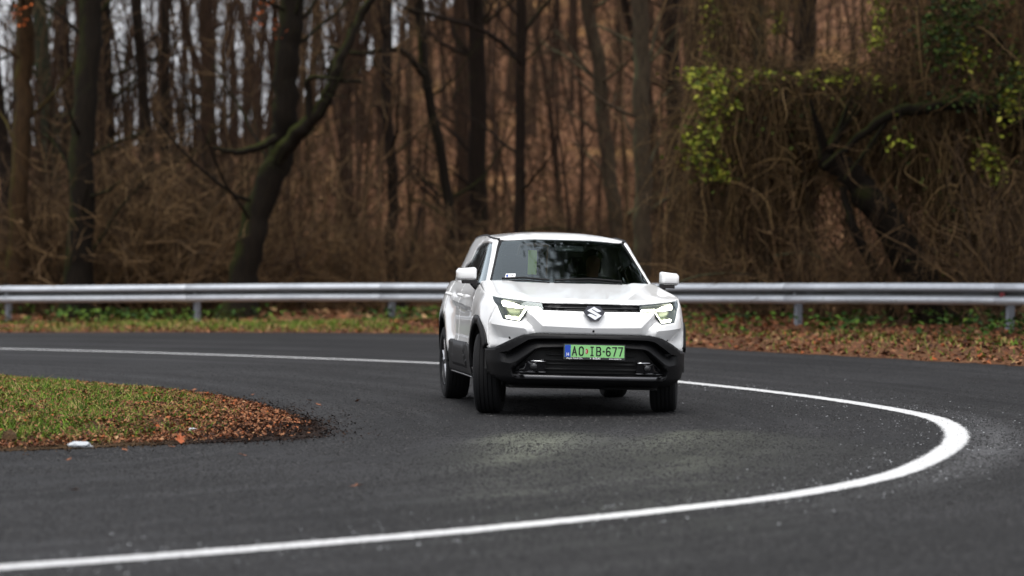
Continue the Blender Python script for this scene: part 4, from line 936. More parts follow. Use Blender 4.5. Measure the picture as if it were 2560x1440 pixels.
px_tree('bare_tree', 'green filmed slim trunk leaning left beside the ochre one', G_, [(152, 800), (137, 500), (123, 300), (106, 0), (95, -200)], 36, 67, 'bark_green', 103)
px_tree('bare_tree', 'thin dark trunk just left of the broad mossy one', G_, [(207, 800), (182, 500), (165, 250), (150, 0), (143, -200)], 30, 70, 'bark', 104)
px_tree('bare_tree', 'broad dark trunk with bright green moss down its left side', G_, [(193, 812), (203, 500), (214, 250), (222, 0), (226, -250)], 60, 58, 'bark_moss', 105, nb=32)
px_tree('bare_tree', 'straight brown trunk right of the broad mossy one', G_, [(287, 800), (276, 500), (270, 250), (262, 0), (258, -200)], 28, 64, 'bark', 106)
px_tree('bare_tree', 'wavy slim trunk, left one of a close pair', G_, [(386, 800), (372, 560), (369, 380), (353, 200), (345, 0), (340, -150)], 26, 62, 'bark', 107)
px_tree('bare_tree', 'upright slim trunk, right one of a close pair', G_, [(407, 800), (415, 450), (416, 200), (418, 0), (420, -200)], 23, 66, 'bark', 108)
px_tree('bare_tree', 'grey brown straight trunk with a side limb leaning left', G_, [(520, 800), (524, 450), (520, 200), (515, 0), (513, -200)], 35, 63, 'bark_far', 109, limbs=[([(522, 260, 0), (500, 180, .2), (468, 80, .3), (450, -20, .2)], (18, 12))])
fork = px_tree('forked_tree', 'stout mossy tree that forks into an upright and a slanting stem', G_, [(596, 812), (618, 640), (660, 480), (700, 375), (708, 290), (718, 150), (728, 0), (736, -200)], 66, 57, 'bark_moss', 110, nb=34, blen=2.8,
   limbs=[([(690, 395, 0), (745, 335, -.2), (800, 275, -.3), (830, 215, -.3), (850, 150, -.2), (893, 62, 0), (960, -60, .2)], (46, 36, 26, 18)), ([(690, 345, 0), (640, 372, -.3), (590, 380, -.5), (535, 372, -.6)], (24, 18, 8)), ([(775, 305, -.3), (772, 230, -.4), (778, 195, -.5), (860, 200, -.6)], (22, 14, 8)), ([(893, 70, 0), (820, 190, .3), (905, 205, .4)], (10, 8))])
px_tree('bare_tree', 'pale faint trunk standing up the bank right of the forked tree', G_, [(876, 780), (868, 500), (862, 300), (872, 100), (880, -100)], 32, 76, 'bark_far', 111)
px_tree('bare_tree', 'dark low forking trunk left of the car roof', G_, [(1002, 800), (975, 640), (985, 480), (966, 250), (970, 0), (968, -200)], 27, 62, 'bark', 112, limbs=[([(998, 720, 0), (1025, 650, -.1), (1040, 600, -.1), (1050, 520, 0)], (16, 8))])
px_tree('bare_tree', 'slim mossy trunk leaning left behind the car mirror', G_, [(1172, 800), (1140, 640), (1105, 400), (1065, 200), (1045, 0), (1038, -200)], 25, 64, 'bark_moss', 113, limbs=[([(1060, 190, 0), (1000, 125, -.2), (900, 135, -.3), (820, 120, -.2)], (18, 12, 8))])
px_tree('bare_tree', 'left one of two straight trunks above the car roof corner', G_, [(1165, 800), (1160, 400), (1150, 0), (1146, -200)], 36, 70, 'bark_far', 114)
px_tree('bare_tree', 'thicker right one of two straight trunks above the car roof corner', G_, [(1195, 800), (1198, 400), (1190, 0), (1188, -200)], 44, 66, 'bark', 115)
px_tree('bare_tree', 'slender upright trunk behind the windscreen with one slanting bough', G_, [(1300, 800), (1300, 300), (1305, 0), (1308, -200)], 25, 60, 'bark', 116, limbs=[([(1298, 150, 0), (1250, 105, -.1), (1190, 70, -.2), (1100, 44, -.2), (1010, 20, -.1)], (13, 8)), ([(1304, 90, 0), (1340, 40, .1), (1390, -20, .2)], (12, 8))])
px_tree('bare_tree', 'pale edged trunk leaning left behind the right roof corner', G_, [(1562, 800), (1540, 560), (1510, 300), (1485, 100), (1465, 0), (1440, -200)], 36, 63, 'bark_pale', 117)
px_tree('bare_tree', 'dark upright trunk with pale lichen beside the right car mirror', G_, [(1600, 800), (1606, 600), (1604, 300), (1598, 0), (1594, -200)], 44, 58, 'bark_pale', 118)
px_tree('bare_tree', 'thin bent trunk right of the lichened one', G_, [(1655, 800), (1642, 420), (1620, 220), (1575, 60), (1545, -100)], 20, 66, 'bark', 119)
px_tree('bare_tree', 'straight dark trunk left of the hanging vines', G_, [(1690, 800), (1686, 400), (1680, 0), (1678, -200)], 38, 68, 'bark', 120)
px_tree('bare_tree', 'green tinged trunk rising behind the vine mound', G_, [(1912, 800), (1902, 300), (1895, 0), (1890, -200)], 36, 63, 'bark_green', 121)
px_tree('bare_tree', 'dark brown trunk rising behind the middle of the vine mound', G_, [(2010, 800), (2012, 200), (2020, 0), (2026, -200)], 44, 61, 'bark', 122)
px_tree('leaning_tree', 'black mossy trunk leaning left under the vines', G_, [(2350, 800), (2292, 690), (2196, 530), (2128, 440), (2060, 395)], 92, 48.0, 'bark_moss', 123, nb=6, ext=False, blen=.8, limbs=[([(2235, 800, -.2), (2192, 690, -.3), (2135, 570, -.4), (2105, 470, -.3)], (26, 24, 18))])
px_tree('bare_tree', 'tall tree at the right edge with a long level mossy bough', G_, [(2640, 800), (2632, 300), (2628, 0), (2625, -250)], 72, 48.3, 'bark_moss', 124, nb=22, limbs=[([(2632, 330, 0), (2560, 300, -.2), (2420, 262, -.4), (2300, 272, -.5), (2225, 290, -.6), (2150, 340, -.6), (2060, 420, -.6)], (44, 34, 28, 12)), ([(2225, 290, -.6), (2170, 370, -.7), (2110, 450, -.8)], (12, 8))])
rt = px_tree('bare_tree', 'upright trunk with orange leaves at the top right corner', G_, [(2545, 800), (2540, 300), (2536, 0), (2534, -200)], 36, 62, 'bark', 125)
for k, (X, Y, H_) in enumerate(((9.6, 38.5, 17), (10.8, 33.0, 16))):  # unseen trees added so the right of the windscreen reflects dark crowns
    g = np.random.default_rng(60 + k); z0 = float(height(X, Y)); P = [[X, Y, z0 - .2], [X - .1, Y, z0 + 3], [X - .5, Y, z0 + 7], [X - 1.2, Y + .2, z0 + 11], [X - 1.8, Y, z0 + H_]]
    e = make_tree('added_ivy_tree', (X, Y, z0), P, [.34, .30, .26, .18, .08], M['bark_moss'], 610 + k, nb=40, first=6.0, blen=5.0, dens=1.6); tag(e, 'tall ivy clad tree added unseen beyond the right edge to darken the windscreen, %s one' % ('farther', 'nearer')[k], 'tree', 'ivy clad trees added unseen for the windscreen reflection')
    n = 5200; c = np.column_stack([-1.2 + g.normal(0, 1.9, n), g.normal(0, 2.0, n), g.uniform(6.0, H_ + 1.0, n)]); cl = g.normal(0, 1, (90, 3)) * [2.2, 2.2, 0] + np.column_stack([np.full(90, -1.2), np.zeros(90), g.uniform(6.5, H_, 90)]); P2 = cl[g.integers(0, 90, n)] + g.normal(0, .45, (n, 3))
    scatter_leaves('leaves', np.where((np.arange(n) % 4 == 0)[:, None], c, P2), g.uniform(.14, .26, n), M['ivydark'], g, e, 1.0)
g = np.random.default_rng(66); X, Y = 9.3, 41.0; z0 = float(height(X, Y))  # a third unseen tree, its crown placed to darken the windscreen reflection
e = make_tree('added_ivy_tree', (X, Y, z0), [[X, Y, z0 - .2], [X - .2, Y, z0 + 5], [X - .9, Y, z0 + 10], [X - 2.2, Y, z0 + 16], [X - 4, Y, z0 + 25]], [.45, .40, .34, .26, .10], M['bark_moss'], 640, nb=30, first=9.0, blen=7.0, dens=1.1); tag(e, 'tallest ivy clad tree beyond the right edge, leaning over the road, added unseen to darken the windscreen', 'tree', 'ivy clad trees added unseen for the windscreen reflection')
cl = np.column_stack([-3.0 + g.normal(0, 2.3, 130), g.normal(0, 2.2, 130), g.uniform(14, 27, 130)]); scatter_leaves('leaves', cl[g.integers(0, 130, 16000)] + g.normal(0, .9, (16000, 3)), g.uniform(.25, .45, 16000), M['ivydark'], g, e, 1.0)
g = np.random.default_rng(5)
for e, spots, n in ((ochre, [(48, 22), (62, 48), (40, 40)], 26), (fork, [(655, 10), (690, 60), (700, 80), (640, 40)], 24), (rt, [(2520, 30), (2545, 90), (2500, 60), (2530, 10)], 60)):
    b = np.array(e.location); P = np.array([at(x, y, b[1] - .6) for x, y in spots])[g.integers(0, len(spots), n)] + g.normal(0, .10, (n, 3)) - b
    scatter_leaves('leaves', P, g.uniform(.06, .11, n), M['orange'], g, e, 1.0)
# slim background trees: prototypes then copies
protos = []
for k in range(7):
    g = np.random.default_rng(300 + k); H_ = g.uniform(14, 18); P = np.array([[0, 0, -.2]] + [[g.normal(0, .10) * z, g.normal(0, .10) * z * .6, z] for z in (2.5, 5, 7.5, 10, 12.5, H_)]) * [.35, .35, 1]; r = g.uniform(.05, .095)
    e = make_tree('slim_tree', (0, 0, 0), P, np.interp(np.linspace(0, 1, 7), [0, .6, 1], [r, r * .75, r * .25]), M['bark_far'], 300 + k, nb=34, first=1.0, twig=2, dens=2.6, blen=2.0); protos.append(e)
def copy_tree(e):
    r_ = e.copy(); col.objects.link(r_)
    for ch in e.children:
        c = ch.copy(); col.objects.link(c); c.parent = r_
    return r_
ZONES = [(124, -10, 960, 68, 160, 'slim bare tree of the grove standing against the pale sky', 'slim trees of the left grove'), (50, 930, 1760, 70, 135, 'slim bare tree on the leaf covered hillside above the car', 'slim trees on the hillside'), (70, 540, 2050, 118, 165, 'slim bare tree', 'slim trees on the ridge'), (36, 1740, 2580, 60, 115, 'slim bare tree in the dim wood behind the vines', 'slim trees behind the vines')]
g = np.random.default_rng(77); used = 0
for n, x0, x1, d0, d1, lab, grp in ZONES:
    for k in range(n):
        d = d0 + (d1 - d0) * g.uniform(0, 1) ** .8; px = x0 + (x1 - x0) * (k + g.uniform(-.6, 1.6)) / n; X = (px - 1280) / FOC * d
        e = protos[used] if used < len(protos) else copy_tree(protos[int(g.integers(len(protos)))]); used += 1
        e.location = (X, d, float(height(X, d)) - .05); s = g.uniform(.75, 1.3); e.scale = (s * g.uniform(.8, 1.35),) * 2 + (s,); e.rotation_euler = (g.normal(0, .035), g.normal(0, .05), g.uniform(0, 6.28)); tag(e, lab, 'tree', grp)

sap = []
for k in range(5):
    g = np.random.default_rng(400 + k); H_ = g.uniform(6.5, 9.5); P = np.array([[0, 0, -.1]] + [[g.normal(0, .05) * z, g.normal(0, .04) * z, z] for z in (1.2, 2.6, 4.2, 6, H_)])
    e = make_tree('sapling', (0, 0, 0), P, np.linspace(.036, .010, 6), M['brush'] if k % 2 else M['bark_far'], 400 + k, nb=46, first=.6, twig=2, dens=3.4, blen=1.35); sap.append(e)
g = np.random.default_rng(78); used = 0; saps = []
for n, x0, x1, d0, d1 in ((52, -10, 900, 58.5, 74), (44, 860, 1760, 59, 84)):
    for k in range(n):
        d = d0 + (d1 - d0) * g.uniform(0, 1); px = x0 + (x1 - x0) * (k + g.uniform(-.4, 1.4)) / n; X = (px - 1280) / FOC * d
        e = sap[used] if used < len(sap) else copy_tree(sap[int(g.integers(len(sap)))]); used += 1; saps.append((px, e))
        e.location = (X, d, float(height(X, d)) - .05); s = g.uniform(.7, 1.25); e.scale = (s, s, s); e.rotation_euler = (g.normal(0, .07), g.normal(0, .10), g.uniform(0, 6.28)); tag(e, 'sapling', 'sapling', 'saplings among the tall trunks')
LM = [(-40, 'the left edge'), (58, 'the ochre trunk'), (214, 'the broad mossy trunk'), (395, 'the close pair of slim trunks'), (520, 'the straight grey trunk'), (700, 'the forked tree'), (868, 'the pale faint trunk'), (980, 'the low forking trunk'), (1090, 'the slim leaning mossy trunk'), (1180, 'the twin trunks'), (1300, 'the slender windscreen trunk'), (1510, 'the pale edged leaning trunk'), (1604, 'the lichened trunk'), (1688, 'the dark trunk by the vines'), (1900, 'the green tinged trunk'), (2012, 'the dark brown trunk'), (2290, 'the leaning black trunk'), (2540, 'the orange leaved trunk'), (2700, 'the right edge')]
ORD = ['first', 'second', 'third', 'fourth', 'fifth', 'sixth', 'seventh', 'eighth', 'ninth', 'tenth'] + ['%dth' % i for i in range(11, 60)]
def label_rows(items, head):
    """items: (picture x, object); labels them from left to right between two landmarks"""
    bins = {}
    for x, o in items:
        i = max(k for k in range(len(LM)) if LM[k][0] <= max(x, -40)); i = min(i, len(LM) - 2); bins.setdefault(i, []).append((x, o))
    for i, L in bins.items():
        L.sort(key=lambda q: q[0])
        for k, (x, o) in enumerate(L): o['label'] = '%s, %s rightwards from %s' % (head, ORD[k], LM[i][1])
label_rows([(1280 + o.location.x / o.location.y * FOC, o) for o in list(col.objects) if o.name.startswith('slim_tree')], 'slim bare tree farther back')

label_rows(saps, 'thin twiggy sapling')

# ------------------------------------------------------------------ brushwood
shr = []
for k in range(5):
    g = np.random.default_rng(500 + k); T = Tubes()
    for _ in range(34):
        a = g.uniform(0, 6.28); rr = g.uniform(0, .35); P, d_ = wander(g, [rr * math.cos(a), rr * math.sin(a), -.1], [math.cos(a) * g.uniform(.1, .9), math.sin(a) * g.uniform(.1, .9), 1.1], g.uniform(1.0, 2.0), 6, -.25, .5)
        T.add(P, np.linspace(g.uniform(.006, .012), .004, 7), 3); twigs(T, g, P, .007, 1.3, 2, 3.6)
    o = T.build('bare_shrub', M['brush']); shr.append(o)
g = np.random.default_rng(91); used = 0
for n, x0, x1, d0, d1, s0, s1, lab, grp in ((34, 20, 660, 58.5, 66, 1.5, 2.5, 'tangled leafless bush behind the left half of the crash barrier', 'bushes behind the left barrier'), (30, 650, 1180, 60, 76, .7, 1.5, 'low leafless bush below the bank left of the car', 'bushes left of the car'), (30, 1180, 1780, 58, 76, .7, 1.6, 'low leafless bush on the slope behind the car', 'bushes behind the car'), (26, 1760, 2570, 47.5, 60, .9, 1.8, 'leafless bush growing below the hanging vines', 'bushes below the vines')):
    for k in range(n):
        d = g.uniform(d0, d1) - (0 if x0 < 1700 else 0); px = x0 + (x1 - x0) * (k + g.uniform(0, 1)) / n; d = d - (px - x0) / (x1 - x0) * (2.5 if x0 > 1700 else 0); X = (px - 1280) / FOC * d
        o = shr[used] if used < 5 else shr[int(g.integers(5))].copy()
        if used >= 5: col.objects.link(o)
        used += 1; o.location = (X, d, float(height(X, d))); s = s0 * .6 + (s1 - s0 * .6) * g.uniform(0, 1) ** 1.2; o.scale = (s * g.uniform(.8, 1.1), s * g.uniform(.8, 1.1), s); o.rotation_euler = (0, 0, g.uniform(0, 6.28)); tag(o, lab, 'bush', grp)

label_rows([(1280 + o.location.x / o.location.y * FOC, o) for o in list(col.objects) if o.name.startswith('bare_shrub')], 'leafless bush')

# ------------------------------------------------------------------ hanging vines on the right
def strands(T, g, n, starts, L0, L1, r0=.005, r1=.011, side=.22):
    for _ in range(n):
        p = starts(); L = g.uniform(L0, L1) ** 1.0; P, d_ = wander(g, p, [g.normal(0, .5), g.normal(0, .5), g.uniform(-.8, .5)], L, 6, -3.2, side + .25); P[:, 2] = np.maximum(P[:, 2], .02)
        r = g.uniform(r0, r1); T.add(P, np.linspace(r, r * .5, 7), 3)
def tangle(T, g, n, c, sg, L0, L1):
    for _ in range(n):
        p = np.array(c) + g.normal(0, 1, 3) * sg; P, d_ = wander(g, p, g.normal(0, 1, 3) * [1, .6, .7], g.uniform(L0, L1), 7, -.4, .8); P[:, 2] = np.maximum(P[:, 2], .05); r = g.uniform(.004, .010); T.add(P, np.linspace(r, r * .5, 8), 3)
def vine(name, label, seed, stem_fn, leaf_fn, mat='ivy'):
    g = np.random.default_rng(seed); d0 = stem_fn.base; e = tag(empty(name, tuple(d0)), label, 'vines'); T = Tubes(); stem_fn(T, g)
    T.V = [v - np.array(d0) for v in T.V]; T.build('stems', M['stems'], e)
    for i, (P, s, m, fl) in enumerate(leaf_fn(g)): scatter_leaves('leaves', P - np.array(d0), s, M[m], g, e, fl)
topy = lambda px: np.interp(px, [1740, 1765, 1800, 1860, 1960, 2100, 2200, 2300], [330, 235, 200, 186, 188, 192, 205, 250])
def mound(T, g):
    def st():
        px = g.uniform(1745, 2290); d = g.uniform(48.6, 53.5); return at(px, topy(px) + g.exponential(26), d)
    strands(T, g, 2600, st, .4, 2.2); 
    def st2():
        px = g.uniform(1745, 1990); d = g.uniform(48.8, 54); return at(px, g.uniform(260, 480), d)
    strands(T, g, 1500, st2, .6, 2.4)
    for k in range(5): tangle(T, g, 260, at(1800 + 95 * k, float(topy(1800 + 95 * k)) + 14, 50), [.38, .9, .12], .3, .9)
    for cx, cy, n, sx, sz in ((1850, 300, 500, .55, .5), (2000, 300, 700, .75, .45), (2150, 320, 600, .6, .45), (1820, 480, 420, .5, .6), (1960, 420, 350, .6, .4)): tangle(T, g, n, at(cx, cy, 51), [sx, 1.2, sz], .5, 1.8)
mound.base = tuple(at(1980, 634 + 1.35 * 146, 51))
def mound_l(g):
    n = 1400; px = g.uniform(1750, 2240, n); d = g.uniform(48.2, 53, n); P = np.array([at(x, topy(x) - 4 + g.exponential(16), q) for x, q in zip(px, d)]); P[:, 2] += g.normal(0, .06, n)
    yield P[:1250], g.uniform(.05, .13, 1250), 'ivy', .8
    n = 900; py = g.uniform(170, 460, n); P2 = np.array([at(1772 + g.normal(0, 30) + (y - 300) * .02 + 26 * math.sin(y * .03), y, g.uniform(48, 50)) for y in py]); yield P2, g.uniform(.06, .14, n), 'ivy', .9
    n = 520; P3 = np.array([at(g.uniform(1770, 2260), 0, 1) * 0 + at(g.uniform(1760, 2280), 215 + abs(g.normal(0, 95)), g.uniform(48.2, 50)) for _ in range(n)]); yield P3, g.uniform(.04, .08, n), 'ivydark', .9
vine('vine_thicket', 'mound of dry vines with a bright leafy rim arching over the leaning trunk', 31, mound, mound_l)
def column(T, g):
    strands(T, g, 1100, lambda: at(1815 + g.normal(0, 34), g.uniform(-420, 150), g.uniform(50, 53)), .5, 2.0)
    strands(T, g, 700, lambda: at(1945 + g.normal(0, 60), g.uniform(-420, -20), g.uniform(52, 56)), .5, 1.8)
column.base = tuple(at(1815, 634 + 1.3 * 143, 52))
def column_l(g):
    n = 300; P = np.array([at(1775 + g.normal(0, 16), y, g.uniform(49.6, 51.5)) for y in g.uniform(-150, 190, n)]); yield P, g.uniform(.05, .09, n), 'ivy', .9
    n = 60; P = np.array([at(1945 + g.normal(0, 10), g.uniform(30, 90), 52) for y in range(n)]); yield P, g.uniform(.05, .08, n), 'ivy', .9
vine('vine_column', 'upright column of dry vines with leaves down its left edge above the mound', 32, column, column_l)
def curtain(T, g):
    strands(T, g, 2600, lambda: at(g.uniform(2240, 2640), g.uniform(270, 340), g.uniform(48.3, 50.5)), .5, 2.6)
    strands(T, g, 1800, lambda: at(g.uniform(2200, 2640), g.uniform(-400, 220), g.uniform(48, 52)), .5, 2.2)
    strands(T, g, 900, lambda: at(g.uniform(2360, 2640), g.uniform(420, 620), g.uniform(47, 50)), .4, 1.5)
    for cx, cy, n in ((2330, 120, 500), (2480, 150, 600), (2450, 470, 600), (2540, 560, 400)): tangle(T, g, n, at(cx, cy, 49.5), [.7, 1.0, .7], .5, 1.8)
curtain.base = tuple(at(2440, 634 + 1.2 * 152, 49))
def curtain_l(g):
    def blob(cx, cy, sx, sy, n): return np.array([at(cx + g.normal(0, sx), cy + g.normal(0, sy), g.uniform(47, 49)) for _ in range(n)])
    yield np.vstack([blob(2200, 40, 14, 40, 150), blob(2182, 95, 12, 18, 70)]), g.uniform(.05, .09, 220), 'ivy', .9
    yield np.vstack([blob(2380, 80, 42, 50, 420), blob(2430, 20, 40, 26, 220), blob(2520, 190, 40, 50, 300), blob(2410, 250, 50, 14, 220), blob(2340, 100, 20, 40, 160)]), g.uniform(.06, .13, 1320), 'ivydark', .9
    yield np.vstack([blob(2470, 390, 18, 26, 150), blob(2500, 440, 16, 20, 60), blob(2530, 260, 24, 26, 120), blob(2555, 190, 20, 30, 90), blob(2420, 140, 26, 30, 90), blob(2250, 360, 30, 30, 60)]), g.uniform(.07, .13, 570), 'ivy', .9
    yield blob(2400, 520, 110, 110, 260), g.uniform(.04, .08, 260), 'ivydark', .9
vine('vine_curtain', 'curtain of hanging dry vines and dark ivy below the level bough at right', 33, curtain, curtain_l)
# arching pale bramble canes above the rail
for pts, lab in (([(1700, 705, 0), (1760, 688, -.2), (1850, 684, -.3), (1930, 700, -.2)], 'pale bramble cane arching just above the rail right of the car'), ([(1935, 640, 0), (2010, 632, -.3), (2070, 655, -.5), (2100, 690, -.5)], 'yellowish bramble cane bowing below the vine mound'), ([(2330, 660, 0), (2290, 640, 0), (2420, 595, -.3), (2440, 590, -.4)], 'thin grey cane leaning beside the leaning trunk'), ([(2130, 800, -1.5), (2150, 795, -1.6), (2190, 818, -1.8)], 'yellow twig lying under the rail at right'), ([(2540, 700, -1), (2530, 690, -1), (2560, 660, -1.2)], 'short bare cane above the rail at the right edge')):
    T = Tubes(); P = catmull(np.array([at(x, y, 48.5 + q) for x, y, q in pts]), 6); b = P[0].copy(); T.add(P - b, np.linspace(.016, .009, len(P)), 5); o = T.build('bramble_cane', M['bark_pale']); o.location = tuple(b); tag(o, lab, 'bramble')

# ------------------------------------------------------------------ leaf litter, grass, herbs (uncountable)
g = np.random.default_rng(9)
def scatter_region(n, test, box, wfn=None):
    out = []
    while sum(len(a) for a in out) < n:
        P = np.column_stack([g.uniform(box[0], box[1], n * 2), g.uniform(box[2], box[3], n * 2)]); k = test(P)
        if wfn is not None: k &= g.uniform(0, 1, len(P)) < wfn(P)
        if not k.any(): break
        out.append(P[k])
    P = np.vstack(out)[:n]; return np.column_stack([P, height(P[:, 0], P[:, 1]) + .02])
TERP = TER
verge_t = lambda P: inside(P, TERP) & (segdist(P, RC) < 9)
def blades(name, P, h, mat, lean=.5, wid=.008):
    n = len(P); a = g.uniform(0, 6.28, n); h = np.asarray(h); t = np.column_stack([np.cos(a), np.sin(a), a * 0]); d = np.column_stack([g.normal(0, lean, n), g.normal(0, lean, n), np.ones(n)]); d /= np.linalg.norm(d, axis=1)[:, None]
    m = P + d * h[:, None] * .55; tip = m + (d + np.column_stack([g.normal(0, .5, n), g.normal(0, .5, n), g.uniform(-.5, .1, n)])) * h[:, None] * .45; w = t * wid
    V = np.stack([P - w, P + w, m + w * .7, m - w * .7, tip], 1).reshape(-1, 3); i = np.arange(n) * 5
    F = np.vstack([np.column_stack([i, i + 1, i + 2]), np.column_stack([i, i + 2, i + 3]), np.column_stack([i + 3, i + 2, i + 4])]); return np_mesh(name, V, F, mat)
P = scatter_region(24000, lambda P: inside(P, TERP) & (segdist(P, OUT_C) < 7.5), (-16, 13, 28, 64)); o = scatter_leaves('verge_leaf_litter', P, g.uniform(.05, .11, len(P)), M['leaf'], g); tag(o, kind='stuff')
P = scatter_region(26000, lambda P: (P[:, 1] > 57) & (np.abs(P[:, 0]) < P[:, 1] * .19), (-24, 24, 57, 135)); o = scatter_leaves('hillside_leaf_litter', P, g.uniform(.10, .24, len(P)), M['hill_leaf'], g); tag(o, kind='stuff')
gw = lambda P: np.clip(1.25 - np.abs(segdist(P, OUT_C) - 1.7) * .55, 0, 1) * (vnoise(P[:, 0], P[:, 1], 1.3, 3) > .28) * np.where(P[:, 0] > .5, .13, .8)
P = scatter_region(12000, lambda P: inside(P, TERP) & (segdist(P, OUT_C) < 5), (-16, 11, 32, 62), gw); o = blades('verge_grass', P, g.uniform(.04, .13, len(P)), M['grass'], .75, .008); tag(o, kind='stuff')
hw = lambda P: np.where(vnoise(P[:, 0], P[:, 1], 1.0, 6) > .5, 1, .04)
P = scatter_region(5200, lambda P: inside(P, TERP) & (segdist(P, RC) < 2.4) & (segdist(P, OUT_C) > .9), (-15, 12, 34, 62), hw); P[:, 2] += g.uniform(0, .24, len(P)); o = scatter_leaves('ground_herbs', P, g.uniform(.06, .13, len(P)), M['herb'], g, None, .6); tag(o, kind='stuff')
# island
itest = lambda P: inside(P, ISL_POLY) & (segdist(P, ISL_C) > .03)
grw = lambda P: ss((-P[:, 0] - 1.9) / 1.3) * ss((segdist(P, ISL_C) - .12) / .55) * np.where(vnoise(P[:, 0], P[:, 1], .45, 7) > .30, 1, .18)
P = scatter_region(90000, itest, (-7.0, -1.4, 19.5, 34.5), grw); o = blades('island_grass', P - [0, 0, .02], g.uniform(.02, .085, len(P)) * (1 + .6 * vnoise(P[:, 0], P[:, 1], .5, 21)), M['grass'], .9, .0045); tag(o, kind='stuff')
lw = lambda P: np.clip(.25 + 1.0 * ss((P[:, 0] + 3.6) / 1.4) + .8 * (1 - ss((segdist(P, ISL_C) - .1) / .6)), 0, 1) * (1 - .90 * ss((P[:, 0] + 2.15) / .55)) * np.where(vnoise(P[:, 0], P[:, 1], .3, 12) > .3, 1, .4)
P = scatter_region(38000, itest, (-7.0, -1.4, 19.5, 34.5), lw); P[:, 2] += g.uniform(0, .03, len(P)); o = scatter_leaves('island_leaf_litter', P, g.uniform(.012, .044, len(P)), M['leaf'], g, None, .6); tag(o, kind='stuff')
cw = lambda P: np.exp(-segdist(P, ISL_C) * 9) * ss((P[:, 0] + 4.8) / 1.8)
cw2 = lambda P: np.maximum(cw(P) * .9, inside(P, ISL_POLY) * ss((P[:, 0] + 2.6) / .8)); P = scatter_region(8500, lambda P: (segdist(P, ISL_C) < .8), (-5, .2, 20, 33), cw2); P[:, 2] = np.where(inside(P[:, :2], ISL_POLY), P[:, 2] + .006, .012); o = scatter_leaves('crumbled_asphalt', P, g.uniform(.008, .035, len(P)), M['soil'], g, None, .5); tag(o, kind='stuff')
# stone chips standing proud of the worn asphalt, white specks of line paint
def chips(name, n, test, box, wf, s0, s1, hr, mat, zo=.004):
    out = []; tot = 0
    while tot < n:
        q = np.column_stack([g.uniform(box[0], box[1], n), g.uniform(box[2], box[3], n)]); q = q[g.uniform(0, 1, n) < wf(q)]; out.append(q); tot += len(q)
    P = np.vstack(out)[:n]; P = P[test(P)]; n = len(P); z = tilt(P[:, 0], P[:, 1]) + zo; s_ = g.uniform(s0, s1, n) ** 1.0; a = g.uniform(0, 6.28, n)
    V = [np.column_stack([P[:, 0] + np.cos(a + k * 2.09) * s_ * g.uniform(.7, 1.2, n), P[:, 1] + np.sin(a + k * 2.09) * s_ * g.uniform(.7, 1.2, n), z]) for k in range(3)] + [np.column_stack([P[:, 0] + g.normal(0, .15, n) * s_, P[:, 1] + g.normal(0, .15, n) * s_, z + s_ * hr * g.uniform(.4, 1.3, n)])]
    V = np.stack(V, 1).reshape(-1, 3); i = np.arange(n) * 4; F = np.vstack([np.column_stack([i, i + 1, i + 3]), np.column_stack([i + 1, i + 2, i + 3]), np.column_stack([i + 2, i, i + 3])])
    return tag(np_mesh(name, V, F, mat), kind='stuff')
on_road = lambda P: ~inside(P, ISL_POLY)
view_w = lambda P: (np.abs(P[:, 0]) < P[:, 1] * .178) * np.clip(1.15 - (P[:, 1] - 12) / 26, .12, 1) * (.35 + .65 * (vnoise(P[:, 0], P[:, 1], .6, 41) > .35))
chips('asphalt_chips', 130000, on_road, (-7, 7, 11, 38), view_w, .006, .013, .55, M['chip'])
def spk(P): return np.exp(-segdist(P, LINE[20:200]) * 3.2) * (np.abs(P[:, 0]) < P[:, 1] * .18)
chips('paint_specks', 1100, on_road, (-3, 5, 11, 34), spk, .003, .009, .3, M['paper'], .006)
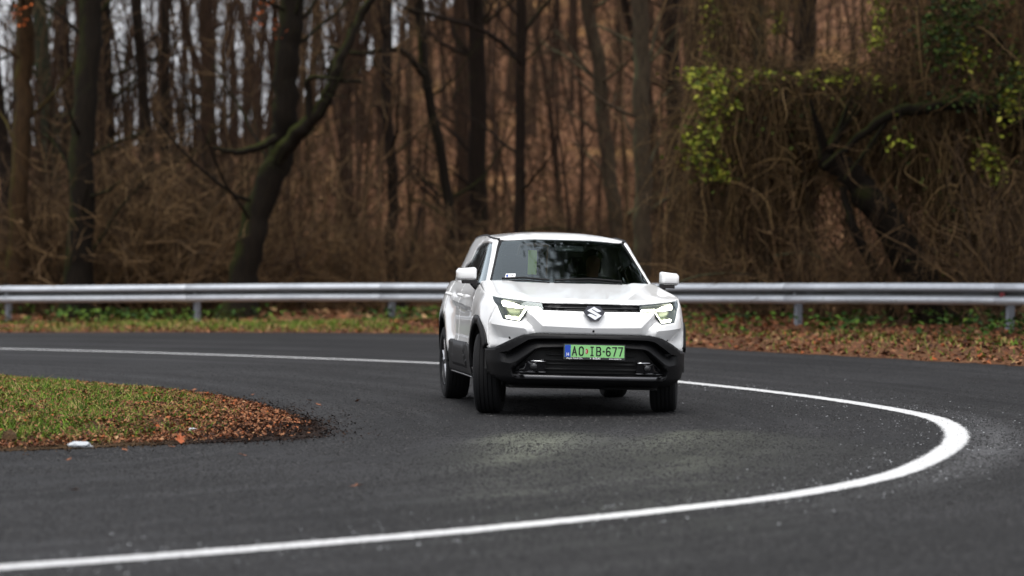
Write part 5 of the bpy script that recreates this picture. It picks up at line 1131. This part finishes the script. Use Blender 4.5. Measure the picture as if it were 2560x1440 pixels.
# single leaves one can point at, a scrap of paper, a clod
def big_leaf(size):
    out = []
    for k in range(5):
        a = R(-112 + 56 * k); r = size * (.5 if k in (0, 4) else .62 if k in (1, 3) else .8)
        out += [(math.sin(a) * r, math.cos(a) * r)]
        if k < 4: a2 = a + R(28); out += [(math.sin(a2) * size * .26, math.cos(a2) * size * .26)]
    V = [(0, -.05 * size, 0)] + [(x, y, .22 * size * abs(x / size) + .12 * size * math.sin(y * 40)) for x, y in out] + [(0, -.6 * size, .08 * size)]
    return V, [(0, i, i + 1) for i in range(1, len(out))] + [(0, len(out), len(out) + 1), (0, len(out) + 1, 1)]
V, F = big_leaf(.07); m1 = flat('brown leaf', srgb(118, 70, 40), .8); m2 = flat('orange leaf', srgb(150, 74, 32), .7); first = None
LL = ['brown leaf just off the near island edge, right of the white scrap', 'brown leaf on asphalt nearer than the white scrap', 'brown leaf on asphalt below the bare island tip', 'lone brown leaf far down the asphalt at lower left', 'brown leaf on the road just behind the leafy island rim', 'brown leaf behind the island, where its soil darkens', 'left leaf of two close together behind the island tip', 'right leaf of two close together behind the island tip', 'brown leaf midway between island tip and the rear car wheel', 'brown leaf alone on the near lane below the island tip', 'brown leaf caught at the near island edge by the orange leaf']
for (x, y) in ((312, 1129), (173, 1153), (607, 1142), (184, 1230), (486, 978), (632, 990), (773, 1004), (796, 1015), (894, 1005), (888, 1220), (430, 1122)):
    q = gp(x, y)
    if first is None: first = o = obj('fallen_leaf', V, F, m1, smooth=False)
    else: o = first.copy(); col.objects.link(o)
    o.location = (q[0], q[1], .012); o.rotation_euler = (rnd.uniform(-.5, .5), rnd.uniform(-.5, .5), rnd.uniform(0, 6)); s = rnd.uniform(.5, 1.0); o.scale = (s, s, s); tag(o, LL.pop(0), 'leaf', 'leaves on the asphalt')
V, F = big_leaf(.078); o = obj('fallen_leaf', V, F, m2, smooth=False); q = gp(450, 1088, .12); o.location = (q[0], q[1], float(height(*q)) + .05); o.rotation_euler = (.9, .25, .5); tag(o, 'large orange leaf standing up at the near edge of the grass island', 'leaf')
M['scrap'] = flat('dirty white paper', (.40, .42, .44, 1), .8)
def lump(name, c, sc_, mat, seed, lab, cat, amp=.35):
    bm = bmesh.new(); bmesh.ops.create_icosphere(bm, subdivisions=2, radius=1); g2 = np.random.default_rng(seed)
    for v in bm.verts: v.co = v.co * (1 + g2.uniform(-amp, amp))
    me = bpy.data.meshes.new(name); bm.to_mesh(me); bm.free(); me.materials.append(mat); o = link(name, me); o.location = c; o.scale = sc_; tag(o, lab, cat)
q = gp(200, 1106, .1); lump('paper_scrap', (q[0], q[1], float(height(*q)) + .035), (.085, .05, .022), M['scrap'], 3, 'crumpled white paper scrap at the near edge of the grass island', 'litter')
q = gp(480, 1046, .15); lump('paper_scrap', (q[0], q[1], float(height(*q)) + .02), (.04, .03, .014), M['scrap'], 4, 'tiny pale paper scrap among the brown leaves of the island', 'litter')
q = gp(20, 1078, .12); lump('earth_clod', (q[0], q[1], float(height(*q)) + .05), (.06, .06, .06), M['soil'], 5, 'dark clod of earth in the grass at the left edge', 'clod')
